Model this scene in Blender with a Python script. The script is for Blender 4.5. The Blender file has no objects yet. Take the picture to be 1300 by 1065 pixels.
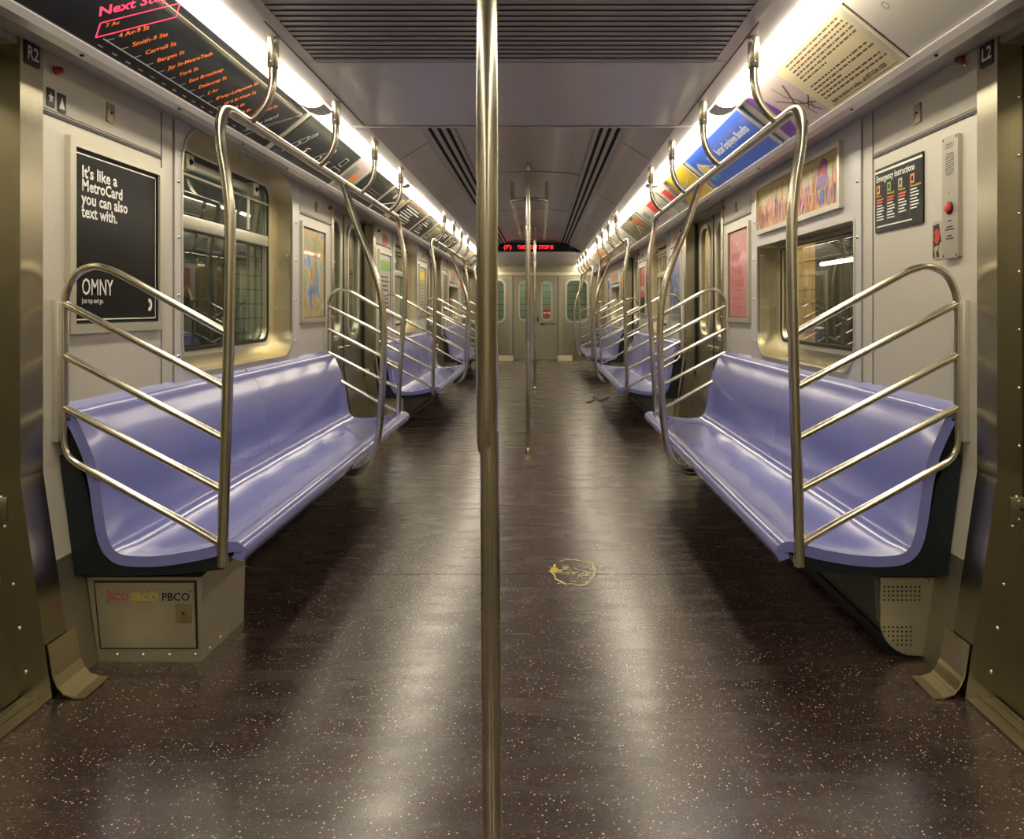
import bpy, bmesh, math, random
from mathutils import Vector, Matrix
random.seed(7)
C = bpy.context.scene.collection
DZ = -0.04          # the modelling datum sits 4 cm under the floor
F = 0.04            # floor height in the modelling datum
PER = 4.5           # door pitch along the car
SECT = [2.215, 6.715, 11.215]
YEND = 15.95
NAMES = {-1: 'left', 1: 'right'}

# ------------------------------------------------------------------ materials
M = {}
def newmat(name):
    m = bpy.data.materials.new(name); m.use_nodes = True
    M[name] = m
    return m, m.node_tree.nodes, m.node_tree.links, m.node_tree.nodes['Principled BSDF']
def mat(name, col, rough=0.5, metal=0.0, emit=0.0, ecol=None, var=0.0, vscale=8.0, stretch=(1, 1, 1), coat=0.0,
        rvar=0.0, bump=0.0, spec=0.5):
    m, N, L, P = newmat(name)
    P.inputs['Base Color'].default_value = (*col, 1)
    P.inputs['Roughness'].default_value = rough
    P.inputs['Metallic'].default_value = metal
    P.inputs['Specular IOR Level'].default_value = spec
    P.inputs['Coat Weight'].default_value = coat
    P.inputs['Coat Roughness'].default_value = 0.12
    if emit:
        P.inputs['Emission Color'].default_value = (*(ecol or col), 1)
        P.inputs['Emission Strength'].default_value = emit
    if var or rvar or bump:
        tc = N.new('ShaderNodeTexCoord'); mp = N.new('ShaderNodeMapping'); mp.inputs['Scale'].default_value = stretch
        nz = N.new('ShaderNodeTexNoise'); nz.inputs['Scale'].default_value = vscale; nz.inputs['Detail'].default_value = 4
        L.new(tc.outputs['Object'], mp.inputs[0]); L.new(mp.outputs[0], nz.inputs['Vector'])
        if var:
            mx = N.new('ShaderNodeMix'); mx.data_type = 'RGBA'
            mx.inputs[6].default_value = (*[c * (1 - var) for c in col], 1)
            mx.inputs[7].default_value = (*[min(1, c * (1 + var)) for c in col], 1)
            L.new(nz.outputs['Fac'], mx.inputs[0]); L.new(mx.outputs[2], P.inputs['Base Color'])
        if rvar:
            mr = N.new('ShaderNodeMapRange'); mr.inputs[3].default_value = max(0.02, rough - rvar); mr.inputs[4].default_value = rough + rvar
            L.new(nz.outputs['Fac'], mr.inputs[0]); L.new(mr.outputs[0], P.inputs['Roughness'])
        if bump:
            bp = N.new('ShaderNodeBump'); bp.inputs['Strength'].default_value = bump; bp.inputs['Distance'].default_value = 0.002
            L.new(nz.outputs['Fac'], bp.inputs['Height']); L.new(bp.outputs[0], P.inputs['Normal'])
    return m
STEEL = (0.47, 0.435, 0.325)
mat('steel', STEEL, 0.25, 1.0, var=0.07, vscale=9, stretch=(12, 12, 0.6), rvar=0.04)
mat('steel_flat', (0.41, 0.385, 0.29), 0.30, 1.0, var=0.04, vscale=6, stretch=(6, 6, 0.4), rvar=0.02)
mat('steel_dull', (0.48, 0.45, 0.35), 0.45, 0.9, var=0.12, vscale=5, stretch=(2, 2, 12), rvar=0.08)
mat('recess_steel', (0.72, 0.66, 0.48), 0.33, 1.0, var=0.06, vscale=4, stretch=(1, 1, 30), rvar=0.05)
mat('tube_steel', (0.66, 0.62, 0.50), 0.22, 1.0, var=0.03, vscale=20, rvar=0.02)
mat('rivet_steel', (0.75, 0.72, 0.62), 0.2, 1.0)
mat('melamine', (0.60, 0.57, 0.485), 0.42, 0, var=0.05, vscale=14, stretch=(8, 8, 1), coat=0.1)
mat('surround', (0.60, 0.58, 0.58), 0.38, 0, var=0.03, vscale=9, coat=0.2)
mat('frame_alu', (0.62, 0.60, 0.49), 0.38, 0.6)
mat('ceil_near', (0.60, 0.57, 0.60), 0.30, 0, coat=0.3, var=0.02)
mat('ceil_far', (0.60, 0.565, 0.53), 0.38, 0, coat=0.1, var=0.05, vscale=2)
mat('slat_grey', (0.52, 0.50, 0.52), 0.3, 0.2)
mat('cove_white', (0.62, 0.59, 0.60), 0.4, 0)
mat('moulding', (0.62, 0.59, 0.60), 0.3, 0.5)
mat('black', (0.006, 0.006, 0.007), 0.5)
mat('gap', (0.004, 0.004, 0.004), 0.9)
mat('rubber', (0.012, 0.012, 0.012), 0.6)
mat('end_black', (0.008, 0.014, 0.020), 0.38)
mat('seat', (0.215, 0.238, 0.60), 0.20, 0, coat=0.5, var=0.04, vscale=3, rvar=0.04)
mat('poster_black', (0.007, 0.009, 0.009), 0.25, 0, spec=0.18, var=0.25, vscale=3)
mat('ink_white', (0.82, 0.82, 0.78), 0.45)
mat('ink_black', (0.015, 0.014, 0.014), 0.5)
mat('ink_grey', (0.22, 0.21, 0.2), 0.5)
mat('ink_brown', (0.10, 0.055, 0.04), 0.5)
mat('ink_red', (0.62, 0.04, 0.03), 0.45)
mat('ink_rust', (0.62, 0.10, 0.04), 0.5)
mat('ink_yellow', (0.80, 0.62, 0.03), 0.45)
mat('ink_orange', (0.85, 0.28, 0.03), 0.45)
mat('ink_green', (0.22, 0.42, 0.08), 0.45)
mat('ink_purple', (0.16, 0.05, 0.30), 0.4)
mat('ink_teal', (0.05, 0.45, 0.55), 0.45)
mat('ink_blue', (0.03, 0.11, 0.55), 0.4)
mat('card_blue', (0.035, 0.12, 0.60), 0.28, coat=0.3, var=0.25, vscale=4)
mat('card_cream', (0.50, 0.44, 0.28), 0.35, coat=0.2, var=0.04)
mat('card_mauve', (0.42, 0.34, 0.34), 0.35, coat=0.2, var=0.08, vscale=3)
mat('card_blank', (0.42, 0.40, 0.36), 0.35, coat=0.2)
mat('card_pale', (0.50, 0.49, 0.43), 0.35, coat=0.2, var=0.1, vscale=7)
mat('card_black', (0.020, 0.028, 0.028), 0.25, coat=0.4, var=0.3, vscale=5)
mat('card_yellow', (0.62, 0.44, 0.03), 0.35, coat=0.2, var=0.15)
mat('card_orange', (0.75, 0.30, 0.06), 0.35, coat=0.2, var=0.4, vscale=4)
mat('card_pink', (0.62, 0.22, 0.24), 0.3, coat=0.3, var=0.12, vscale=5)
mat('card_red', (0.60, 0.07, 0.05), 0.3, coat=0.3, var=0.2)
mat('display_black', (0.010, 0.013, 0.018), 0.12, coat=0.5)
mat('led_red', (0.6, 0.03, 0.04), 0.5, emit=0.9, ecol=(1, 0.05, 0.12))
mat('led_orange', (0.6, 0.15, 0.02), 0.5, emit=0.40, ecol=(1, 0.20, 0.03))
mat('led_sign', (0.8, 0.02, 0.02), 0.5, emit=1.6, ecol=(1, 0.02, 0.03))
mat('line_grey', (0.45, 0.5, 0.48), 0.4)
mat('indicator_red', (0.30, 0.01, 0.02), 0.15, coat=0.6)
mat('heater_grey', (0.12, 0.11, 0.085), 0.6, 0, var=0.35, vscale=60, bump=0.3)
mat('art_sky', (0.50, 0.42, 0.12), 0.35, var=0.2, vscale=8)
mat('paint_yellow', (0.85, 0.80, 0.42), 0.5)
mat('vent_steel', (0.48, 0.44, 0.32), 0.5, 0.7, var=0.12, vscale=20)
mat('brass_plate', (0.42, 0.36, 0.22), 0.4, 1.0)
mat('intercom', (0.45, 0.42, 0.36), 0.42, 0.6)
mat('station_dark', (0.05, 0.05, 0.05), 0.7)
mat('lamp_tube', (1, 1, 1), 0.5, emit=7, ecol=(1, 0.86, 0.62))
def colour_noise(name, stops, scale, stretch=(1, 1, 1), rough=0.3, coat=0.3, detail=3):
    m, N, L, P = newmat(name)
    tc = N.new('ShaderNodeTexCoord'); mp = N.new('ShaderNodeMapping'); mp.inputs['Scale'].default_value = stretch
    nz = N.new('ShaderNodeTexNoise'); nz.inputs['Scale'].default_value = scale; nz.inputs['Detail'].default_value = detail
    cr = N.new('ShaderNodeValToRGB')
    el = cr.color_ramp.elements
    while len(el) < len(stops): el.new(0.5)
    for e, (p, c) in zip(el, stops): e.position = p; e.color = (*c, 1)
    L.new(tc.outputs['Object'], mp.inputs[0]); L.new(mp.outputs[0], nz.inputs['Vector'])
    L.new(nz.outputs['Fac'], cr.inputs[0]); L.new(cr.outputs[0], P.inputs['Base Color'])
    P.inputs['Roughness'].default_value = rough; P.inputs['Coat Weight'].default_value = coat
colour_noise('map_print', [(0.32, (0.10, 0.20, 0.50)), (0.42, (0.25, 0.42, 0.60)), (0.47, (0.60, 0.52, 0.22)), (0.53, (0.62, 0.33, 0.14)),
                           (0.60, (0.25, 0.42, 0.18)), (0.68, (0.65, 0.55, 0.35))], 7)
colour_noise('art_print', [(0.30, (0.05, 0.05, 0.18)), (0.42, (0.45, 0.12, 0.06)), (0.50, (0.62, 0.38, 0.10)), (0.58, (0.55, 0.22, 0.14)),
                           (0.70, (0.70, 0.60, 0.45))], 9, (1, 3, 1))
colour_noise('nature_print', [(0.3, (0.02, 0.03, 0.02)), (0.48, (0.10, 0.09, 0.04)), (0.56, (0.40, 0.33, 0.16)), (0.7, (0.12, 0.10, 0.08))], 8, (1, 3, 2))
colour_noise('blue_print', [(0.3, (0.02, 0.04, 0.18)), (0.5, (0.08, 0.14, 0.45)), (0.6, (0.45, 0.5, 0.6)), (0.7, (0.06, 0.06, 0.1))], 14)
colour_noise('orange_print', [(0.3, (0.20, 0.35, 0.08)), (0.45, (0.6, 0.35, 0.05)), (0.55, (0.8, 0.22, 0.04)), (0.7, (0.8, 0.6, 0.4))], 5)

# fluorescent lens
m, N, L, P = newmat('lens')
P.inputs['Base Color'].default_value = (0.9, 0.88, 0.82, 1); P.inputs['Roughness'].default_value = 0.4
P.inputs['Emission Color'].default_value = (1, 0.885, 0.68, 1); P.inputs['Emission Strength'].default_value = 8.0

# thin glass: clear with mirror reflections
def glass(name, tint):
    m = bpy.data.materials.new(name); m.use_nodes = True; M[name] = m
    N, L = m.node_tree.nodes, m.node_tree.links
    N.clear()
    out = N.new('ShaderNodeOutputMaterial'); mx = N.new('ShaderNodeMixShader'); fr = N.new('ShaderNodeFresnel')
    tr = N.new('ShaderNodeBsdfTransparent'); gl = N.new('ShaderNodeBsdfGlossy')
    tr.inputs[0].default_value = (*tint, 1); gl.inputs['Roughness'].default_value = 0.01; gl.inputs['Color'].default_value = (0.95, 0.95, 0.95, 1)
    ge = N.new('ShaderNodeNewGeometry'); io = N.new('ShaderNodeMapRange')      # same reflectance entering and leaving the pane
    io.inputs[3].default_value = 1.5; io.inputs[4].default_value = 1 / 1.5
    L.new(ge.outputs['Backfacing'], io.inputs[0]); L.new(io.outputs[0], fr.inputs['IOR'])
    L.new(fr.outputs[0], mx.inputs[0]); L.new(tr.outputs[0], mx.inputs[1]); L.new(gl.outputs[0], mx.inputs[2]); L.new(mx.outputs[0], out.inputs[0])
glass('glass', (0.80, 0.84, 0.80))

# floor: dark terrazzo-like rubber sheet with pale flecks
m, N, L, P = newmat('floor_rubber')
tc = N.new('ShaderNodeTexCoord')
nz = N.new('ShaderNodeTexNoise'); nz.inputs['Scale'].default_value = 2.2; nz.inputs['Detail'].default_value = 6
nf = N.new('ShaderNodeTexNoise'); nf.inputs['Scale'].default_value = 90; nf.inputs['Detail'].default_value = 3
cr = N.new('ShaderNodeValToRGB')
cr.color_ramp.elements[0].position = 0.35; cr.color_ramp.elements[0].color = (0.024, 0.015, 0.013, 1)
cr.color_ramp.elements[1].position = 0.68; cr.color_ramp.elements[1].color = (0.070, 0.047, 0.040, 1)
av = N.new('ShaderNodeMath'); av.operation = 'MULTIPLY_ADD'; av.inputs[1].default_value = 0.5
hf = N.new('ShaderNodeMath'); hf.operation = 'MULTIPLY'; hf.inputs[1].default_value = 0.5
L.new(tc.outputs['Object'], nz.inputs['Vector']); L.new(tc.outputs['Object'], nf.inputs['Vector'])
L.new(nf.outputs['Fac'], hf.inputs[0]); L.new(nz.outputs['Fac'], av.inputs[0]); L.new(hf.outputs[0], av.inputs[2])
L.new(av.outputs[0], cr.inputs[0])
last = cr.outputs[0]
for scale, thr, colr, ch in ((120, 0.27, (0.62, 0.58, 0.50), 0), (190, 0.26, (0.34, 0.27, 0.24), 1), (130, 0.30, (0.16, 0.035, 0.035), 2)):
    vo = N.new('ShaderNodeTexVoronoi'); vo.inputs['Scale'].default_value = scale
    lt = N.new('ShaderNodeMath'); lt.operation = 'LESS_THAN'; lt.inputs[1].default_value = thr
    sp = N.new('ShaderNodeSeparateColor'); g2 = N.new('ShaderNodeMath'); g2.operation = 'GREATER_THAN'
    g2.inputs[1].default_value = 0.80
    mu = N.new('ShaderNodeMath'); mu.operation = 'MULTIPLY'
    L.new(tc.outputs['Object'], vo.inputs['Vector']); L.new(vo.outputs['Distance'], lt.inputs[0])
    L.new(vo.outputs['Color'], sp.inputs[0]); L.new(sp.outputs[ch], g2.inputs[0])
    L.new(lt.outputs[0], mu.inputs[0]); L.new(g2.outputs[0], mu.inputs[1])
    mx = N.new('ShaderNodeMix'); mx.data_type = 'RGBA'; mx.inputs[7].default_value = (*colr, 1)
    L.new(mu.outputs[0], mx.inputs[0]); L.new(last, mx.inputs[6]); last = mx.outputs[2]
L.new(last, P.inputs['Base Color'])
# scuffs drawn along the walking direction change the polish
mp = N.new('ShaderNodeMapping'); mp.inputs['Scale'].default_value = (1.2, 4.5, 1)
n3 = N.new('ShaderNodeTexNoise'); n3.inputs['Scale'].default_value = 2.6; n3.inputs['Detail'].default_value = 5; n3.inputs['Roughness'].default_value = 0.55
mr = N.new('ShaderNodeMapRange'); mr.inputs[1].default_value = 0.15; mr.inputs[2].default_value = 0.85
mr.inputs[3].default_value = 0.20; mr.inputs[4].default_value = 0.33
L.new(tc.outputs['Object'], mp.inputs[0]); L.new(mp.outputs[0], n3.inputs['Vector']); L.new(n3.outputs['Fac'], mr.inputs[0])
L.new(mr.outputs[0], P.inputs['Roughness'])
P.inputs['Specular IOR Level'].default_value = 1.0; P.inputs['IOR'].default_value = 1.62

# station tiles behind the windows
def tiles(name, c1, c2, mort):
    m, N, L, P = newmat(name)
    tc = N.new('ShaderNodeTexCoord'); mp = N.new('ShaderNodeMapping'); mp.inputs['Rotation'].default_value = (math.pi / 2, 0, math.pi / 2)
    sx = N.new('ShaderNodeSeparateXYZ'); cb = N.new('ShaderNodeCombineXYZ')
    br = N.new('ShaderNodeTexBrick'); br.inputs['Scale'].default_value = 1.0
    br.inputs['Brick Width'].default_value = 0.40; br.inputs['Row Height'].default_value = 0.14; br.inputs['Mortar Size'].default_value = 0.006
    br.inputs['Color1'].default_value = (*c1, 1); br.inputs['Color2'].default_value = (*c2, 1); br.inputs['Mortar'].default_value = (*mort, 1)
    L.new(tc.outputs['Object'], sx.inputs[0]); L.new(sx.outputs['Y'], cb.inputs['X']); L.new(sx.outputs['Z'], cb.inputs['Y'])
    L.new(cb.outputs[0], br.inputs['Vector']); L.new(br.outputs['Color'], P.inputs['Base Color'])
    P.inputs['Roughness'].default_value = 0.3
tiles('tile_green', (0.42, 0.45, 0.33), (0.38, 0.42, 0.31), (0.10, 0.10, 0.08))
tiles('tile_tan', (0.60, 0.42, 0.20), (0.52, 0.36, 0.17), (0.16, 0.10, 0.05))

# ------------------------------------------------------------------ builders
def world_loc(o):
    v = Vector((0, 0, 0))
    while o is not None:
        v += Vector(o.location); o = o.parent
    return v
def tag(o, label=None, cat=None, group=None, kind=None):
    if label: o['label'] = label
    if cat: o['category'] = cat
    if group: o['group'] = group
    if kind: o['kind'] = kind
    return o
def thing(name, label, cat, loc, group=None):
    o = bpy.data.objects.new(name, None); C.objects.link(o)
    o.location = (loc[0], loc[1], loc[2] + DZ); o.empty_display_size = 0.05
    return tag(o, label, cat, group)
def catmull(pts, n=6, closed=False):
    P_ = [Vector(p) for p in pts]; out = []
    for i in range(len(P_) - 1):
        a, b, c, d = P_[max(i - 1, 0)], P_[i], P_[i + 1], P_[min(i + 2, len(P_) - 1)]
        for k in range(n):
            t = k / n
            out.append(0.5 * ((2 * b) + (c - a) * t + (2 * a - 5 * b + 4 * c - d) * t * t + (3 * b - a - 3 * c + d) * t ** 3))
    out.append(P_[-1]); return out
def dwall(z): return 1.35 - 0.146 * max(0.0, 0.65 - z)

class MB:
    """S mirrors the distance-from-centre axis: x = S * d."""
    def __init__(s, S=1): s.S = S; s.bm = bmesh.new(); s.mats = []
    def mi(s, m):
        if m not in s.mats: s.mats.append(m)
        return s.mats.index(m)
    def v(s, p): return s.bm.verts.new((s.S * p[0], p[1], p[2]))
    def face(s, pts, m):
        f = s.bm.faces.new([s.v(p) for p in pts]); f.material_index = s.mi(m); return f
    def hexa(s, a, b, m):      # a, b: two quads of four points, joined to a closed block
        A = [s.v(p) for p in a]; B = [s.v(p) for p in b]; k = s.mi(m)
        fs = [s.bm.faces.new(A[::-1]), s.bm.faces.new(B)]
        for i in range(4): fs.append(s.bm.faces.new([A[i], A[(i + 1) % 4], B[(i + 1) % 4], B[i]]))
        for f in fs: f.material_index = k
        return fs
    def box(s, x0, x1, y0, y1, z0, z1, m, bev=0):
        fs = s.hexa([(x0, y0, z0), (x1, y0, z0), (x1, y1, z0), (x0, y1, z0)], [(x0, y0, z1), (x1, y0, z1), (x1, y1, z1), (x0, y1, z1)], m)
        if bev:
            es = list({e for f in fs for e in f.edges})
            bmesh.ops.bevel(s.bm, geom=es, offset=bev, segments=2, affect='EDGES', profile=0.5)
        return s
    def wallbox(s, y0, y1, z0, z1, m, off=0.0, th=0.04):      # a panel that follows the leaning lower wall
        a, b = dwall(z0) + off, dwall(z1) + off
        s.hexa([(a, y0, z0), (a + th, y0, z0), (a + th, y1, z0), (a, y1, z0)], [(b, y0, z1), (b + th, y0, z1), (b + th, y1, z1), (b, y1, z1)], m)
        return s
    def prism(s, prof, y0, y1, m):      # prof: (d, z) points
        n = len(prof); k = s.mi(m)
        A = [s.v((p[0], y0, p[1])) for p in prof]; B = [s.v((p[0], y1, p[1])) for p in prof]
        for vs in (A, B[::-1]):
            f = s.bm.faces.new(vs); f.material_index = k
        for i in range(n):
            f = s.bm.faces.new([A[i], A[(i + 1) % n], B[(i + 1) % n], B[i]]); f.material_index = k
        return s
    def strip(s, prof, y0, y1, th, m):      # open (d, z) line with a thickness upwards/outwards
        pr = [(Vector((p[0], 0, p[1]))) for p in prof]; off = []
        for i, p in enumerate(pr):
            t = (pr[min(i + 1, len(pr) - 1)] - pr[max(i - 1, 0)]).normalized(); nn = Vector((t.z, 0, -t.x)) * th
            off.append(p + nn)
        for i in range(len(pr) - 1):
            a, b, c, d = pr[i], pr[i + 1], off[i + 1], off[i]
            s.hexa([(a.x, y0, a.z), (b.x, y0, b.z), (c.x, y0, c.z), (d.x, y0, d.z)], [(a.x, y1, a.z), (b.x, y1, b.z), (c.x, y1, c.z), (d.x, y1, d.z)], m)
        return s
    def tube(s, pts, r, m, n=14, smooth=5, cap=True, radii=None):
        P_ = catmull(pts, smooth) if smooth else [Vector(p) for p in pts]
        k = s.mi(m); rings = []; up = None
        for i, p in enumerate(P_):
            t = (P_[min(i + 1, len(P_) - 1)] - P_[max(i - 1, 0)]).normalized()
            if up is None: up = t.orthogonal().normalized()
            up = (up - t * up.dot(t)).normalized(); sd = t.cross(up)
            rr = r if radii is None else radii[min(i, len(radii) - 1)]
            rings.append([s.v(p + (up * math.cos(a) + sd * math.sin(a)) * rr) for a in [2 * math.pi * j / n for j in range(n)]])
        for a, b in zip(rings, rings[1:]):
            for j in range(n):
                f = s.bm.faces.new([a[j], a[(j + 1) % n], b[(j + 1) % n], b[j]]); f.material_index = k
        if cap:
            for ring in (rings[0][::-1], rings[-1]):
                f = s.bm.faces.new(ring); f.material_index = k
        return s
    def lathe(s, prof, c, m, n=20, axis='z'):      # prof: (r, h)
        k = s.mi(m); rings = []
        for r, h in prof:
            ring = []
            for j in range(n):
                a = 2 * math.pi * j / n; q = (r * math.cos(a), r * math.sin(a))
                p = {'z': (q[0], q[1], h), 'x': (h, q[0], q[1]), 'y': (q[0], h, q[1])}[axis]
                ring.append(s.v((c[0] + p[0], c[1] + p[1], c[2] + p[2])))
            rings.append(ring)
        for a, b in zip(rings, rings[1:]):
            for j in range(n):
                f = s.bm.faces.new([a[j], a[(j + 1) % n], b[(j + 1) % n], b[j]]); f.material_index = k
        for ring in (rings[0][::-1], rings[-1]):
            f = s.bm.faces.new(ring); f.material_index = k
        return s
    def rivet(s, p, r=0.005, axis='x', m='rivet_steel', sgn=-1):      # dome on a wall; sgn along the axis
        s.lathe([(r, 0), (r * 0.9, sgn * r * 0.4), (r * 0.5, sgn * r * 0.75), (r * 0.1, sgn * r * 0.85)], p, m, 8, axis); return s
    def loop(s, y0, y1, z0, z1, rad, n=7):
        """rounded rectangle as (y, z); rad = radius or (bottom-left, bottom-right, top-right, top-left)"""
        if not isinstance(rad, tuple): rad = (rad,) * 4
        out = []
        for (cy, cz, a0, r) in ((y0 + rad[0], z0 + rad[0], math.pi, rad[0]), (y1 - rad[1], z0 + rad[1], 1.5 * math.pi, rad[1]),
                                (y1 - rad[2], z1 - rad[2], 0, rad[2]), (y0 + rad[3], z1 - rad[3], 0.5 * math.pi, rad[3])):
            for k in range(n + 1):
                a = a0 + 0.5 * math.pi * k / n
                out.append((cy + r * math.cos(a), cz + r * math.sin(a)))
        return out
    def ring(s, outer, inner, d0, d1, m):      # frame between two rounded rectangles, d0 = room side
        O, I = s.loop(*outer), s.loop(*inner); n = len(O); k = s.mi(m)
        o0 = [s.v((d0, *p)) for p in O]; i0 = [s.v((d0, *p)) for p in I]; o1 = [s.v((d1, *p)) for p in O]; i1 = [s.v((d1, *p)) for p in I]
        for A, B in ((o0, i0), (i0, i1), (i1, o1), (o1, o0)):
            for j in range(n):
                f = s.bm.faces.new([A[j], A[(j + 1) % n], B[(j + 1) % n], B[j]]); f.material_index = k
        return s
    def plate(s, outer, d0, d1, m):      # solid rounded rectangle in the wall plane
        O = s.loop(*outer); s._pl([(d0, *p) for p in O], [(d1, *p) for p in O], m); return s
    def _pl(s, A, B, m):
        a = [s.v(p) for p in A]; b = [s.v(p) for p in B]; k = s.mi(m); n = len(a)
        for vs in (a[::-1], b):
            f = s.bm.faces.new(vs); f.material_index = k
        for j in range(n):
            f = s.bm.faces.new([a[j], a[(j + 1) % n], b[(j + 1) % n], b[j]]); f.material_index = k
    # ---- flat print on an arbitrary frame (origin, u, v): no mirroring
    def fr_poly(s, fr, uv, m, lift=0.0006):
        O, U, V = fr; Nn = U.cross(V)
        f = s.bm.faces.new([s.bm.verts.new(O + U * a + V * b + Nn * lift) for a, b in uv]); f.material_index = s.mi(m); return s
    def fr_rect(s, fr, u0, u1, v0, v1, m, lift=0.0006): return s.fr_poly(fr, [(u0, v0), (u1, v0), (u1, v1), (u0, v1)], m, lift)
    def fr_box(s, fr, u0, u1, v0, v1, h, m, lift=0.0):
        O, U, V = fr; Nn = U.cross(V); q = [(u0, v0), (u1, v0), (u1, v1), (u0, v1)]; k = s.mi(m)
        A = [s.bm.verts.new(O + U * a + V * b + Nn * lift) for a, b in q]; B = [s.bm.verts.new(O + U * a + V * b + Nn * (lift + h)) for a, b in q]
        fs = [s.bm.faces.new(A[::-1]), s.bm.faces.new(B)] + [s.bm.faces.new([A[i], A[(i + 1) % 4], B[(i + 1) % 4], B[i]]) for i in range(4)]
        for f in fs: f.material_index = k
        return s
    def fr_line(s, fr, a, b, w, m, lift=0.0008):
        a = Vector(a); b = Vector(b); t = (b - a).normalized(); q = Vector((-t.y, t.x)) * w / 2
        return s.fr_poly(fr, [tuple(a - q), tuple(b - q), tuple(b + q), tuple(a + q)], m, lift)
    def fr_frame(s, fr, u0, u1, v0, v1, w, m, lift=0.0008):
        for r in ((u0, u1, v0, v0 + w), (u0, u1, v1 - w, v1), (u0, u0 + w, v0, v1), (u1 - w, u1, v0, v1)): s.fr_rect(fr, *r, m, lift)
        return s
    def fr_disc(s, fr, c, r, m, lift=0.0008, n=20, ry=None):
        ry = ry or r
        return s.fr_poly(fr, [(c[0] + r * math.cos(2 * math.pi * i / n), c[1] + ry * math.sin(2 * math.pi * i / n)) for i in range(n)], m, lift)
    def text(s, fr, txt, u, v, size, m, w=None, bold=0.0, rot=0.0, align='LEFT', spacing=0.9, lift=0.0009):
        cu = bpy.data.curves.new('t', 'FONT'); cu.body = txt; cu.size = 1.0; cu.offset = bold; cu.space_line = spacing
        cu.align_x = align; cu.resolution_u = 2
        ob = bpy.data.objects.new('t', cu); C.objects.link(ob)
        dg = bpy.context.evaluated_depsgraph_get(); me = bpy.data.meshes.new_from_object(ob.evaluated_get(dg))
        xs = [q.co.x for q in me.vertices] or [0, 1]
        sx = size if w is None else w / max(1e-4, max(xs) - min(xs))
        O, U, V = fr; Nn = U.cross(V); k = s.mi(m); ca, sa = math.cos(rot), math.sin(rot)
        base = [s.bm.verts.new(O + U * (u + q.co.x * sx * ca - q.co.y * size * sa) + V * (v + q.co.x * sx * sa + q.co.y * size * ca) + Nn * lift) for q in me.vertices]
        for p in me.polygons:
            try:
                f = s.bm.faces.new([base[i] for i in p.vertices]); f.material_index = k
            except ValueError: pass
        bpy.data.objects.remove(ob); bpy.data.curves.remove(cu); bpy.data.meshes.remove(me)
        return s
    def build(s, name, parent=None, label=None, cat=None, group=None, kind=None, normals=True, world=False):
        bm = s.bm
        bmesh.ops.remove_doubles(bm, verts=bm.verts, dist=1e-6)
        bmesh.ops.dissolve_degenerate(bm, edges=bm.edges, dist=1e-6)
        if normals: bmesh.ops.recalc_face_normals(bm, faces=bm.faces)
        for q in bm.verts: q.co.z += DZ
        if parent is not None: off = world_loc(parent)
        elif world: off = Vector((0, 0, 0))
        else:
            xs = [q.co for q in bm.verts]
            off = Vector(((min(q.x for q in xs) + max(q.x for q in xs)) / 2, (min(q.y for q in xs) + max(q.y for q in xs)) / 2, min(q.z for q in xs)))
        for q in bm.verts: q.co -= off
        me = bpy.data.meshes.new(name); bm.to_mesh(me); bm.free()
        for mm in s.mats: me.materials.append(M[mm])
        me.shade_smooth(); me.set_sharp_from_angle(angle=math.radians(35))
        o = bpy.data.objects.new(name, me); C.objects.link(o)
        if parent is not None: o.parent = parent
        else: o.location = off
        return tag(o, label, cat, group, kind)

def kids(o): return [c for c in C.objects if c.parent == o]
def copy_tree(o, dy=0.0, parent=None):
    c = o.copy(); C.objects.link(c)
    if parent is not None: c.parent = parent
    if parent is None: c.location = Vector(o.location) + Vector((0, dy, 0))
    for ch in kids(o): copy_tree(ch, 0, c)
    return c
def wallframe(S, ystart, z, d):      # ystart: reading start (small y on the left wall, large y on the right)
    return (Vector((S * d, ystart, z)), Vector((0, 1.0 if S < 0 else -1.0, 0)), Vector((0, 0, 1)))
CA, CB = (1.172, 1.850), (0.962, 2.020)       # lower and upper edge of the advert rack (d, z)
CH = math.hypot(CA[0] - CB[0], CA[1] - CB[1])
def cardframe(S, ystart, proud=0.0):
    V = Vector((S * (CB[0] - CA[0]), 0, CB[1] - CA[1])).normalized()
    U = Vector((0, 1.0 if S < 0 else -1.0, 0))
    return (Vector((S * CA[0], ystart, CA[1])) + U.cross(V) * proud, U, V)

# ------------------------------------------------------------------ floor and ceiling
b = MB(); b.box(-1.5, 1.5, -2.5, YEND + 0.1, F - 0.05, F, 'floor_rubber')
floor = b.build('floor', kind='structure', world=True)
for yj in (3.12, 4.62, 6.05, 7.9, 9.6, 11.5, 13.2):
    MB().box(-1.2, 1.2, yj, yj + 0.0025, F, F + 0.0006, 'ink_black').build('floor_seam', floor)
ce = MB()
ce.box(-0.83, 0.83, 2.71, 3.70, 1.995, 2.05, 'ceil_near')
for S in (-1, 1):
    e = MB(S); 
    ce.box(S * 0.745, S * 0.83, -2.40, 2.71, 1.995, 2.05, 'ceil_near')
    ce.box(S * 0.745, S * 0.83, 3.70, 12.1, 1.995, 2.05, 'ceil_near')
ce.box(-0.83, 0.83, 12.1, YEND, 1.995, 2.05, 'ceil_near')
ce.box(-0.745, 0.745, -2.40, 1.1, 1.995, 2.05, 'ceil_near')
ceiling = ce.build('ceiling', kind='structure', world=True)
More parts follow.
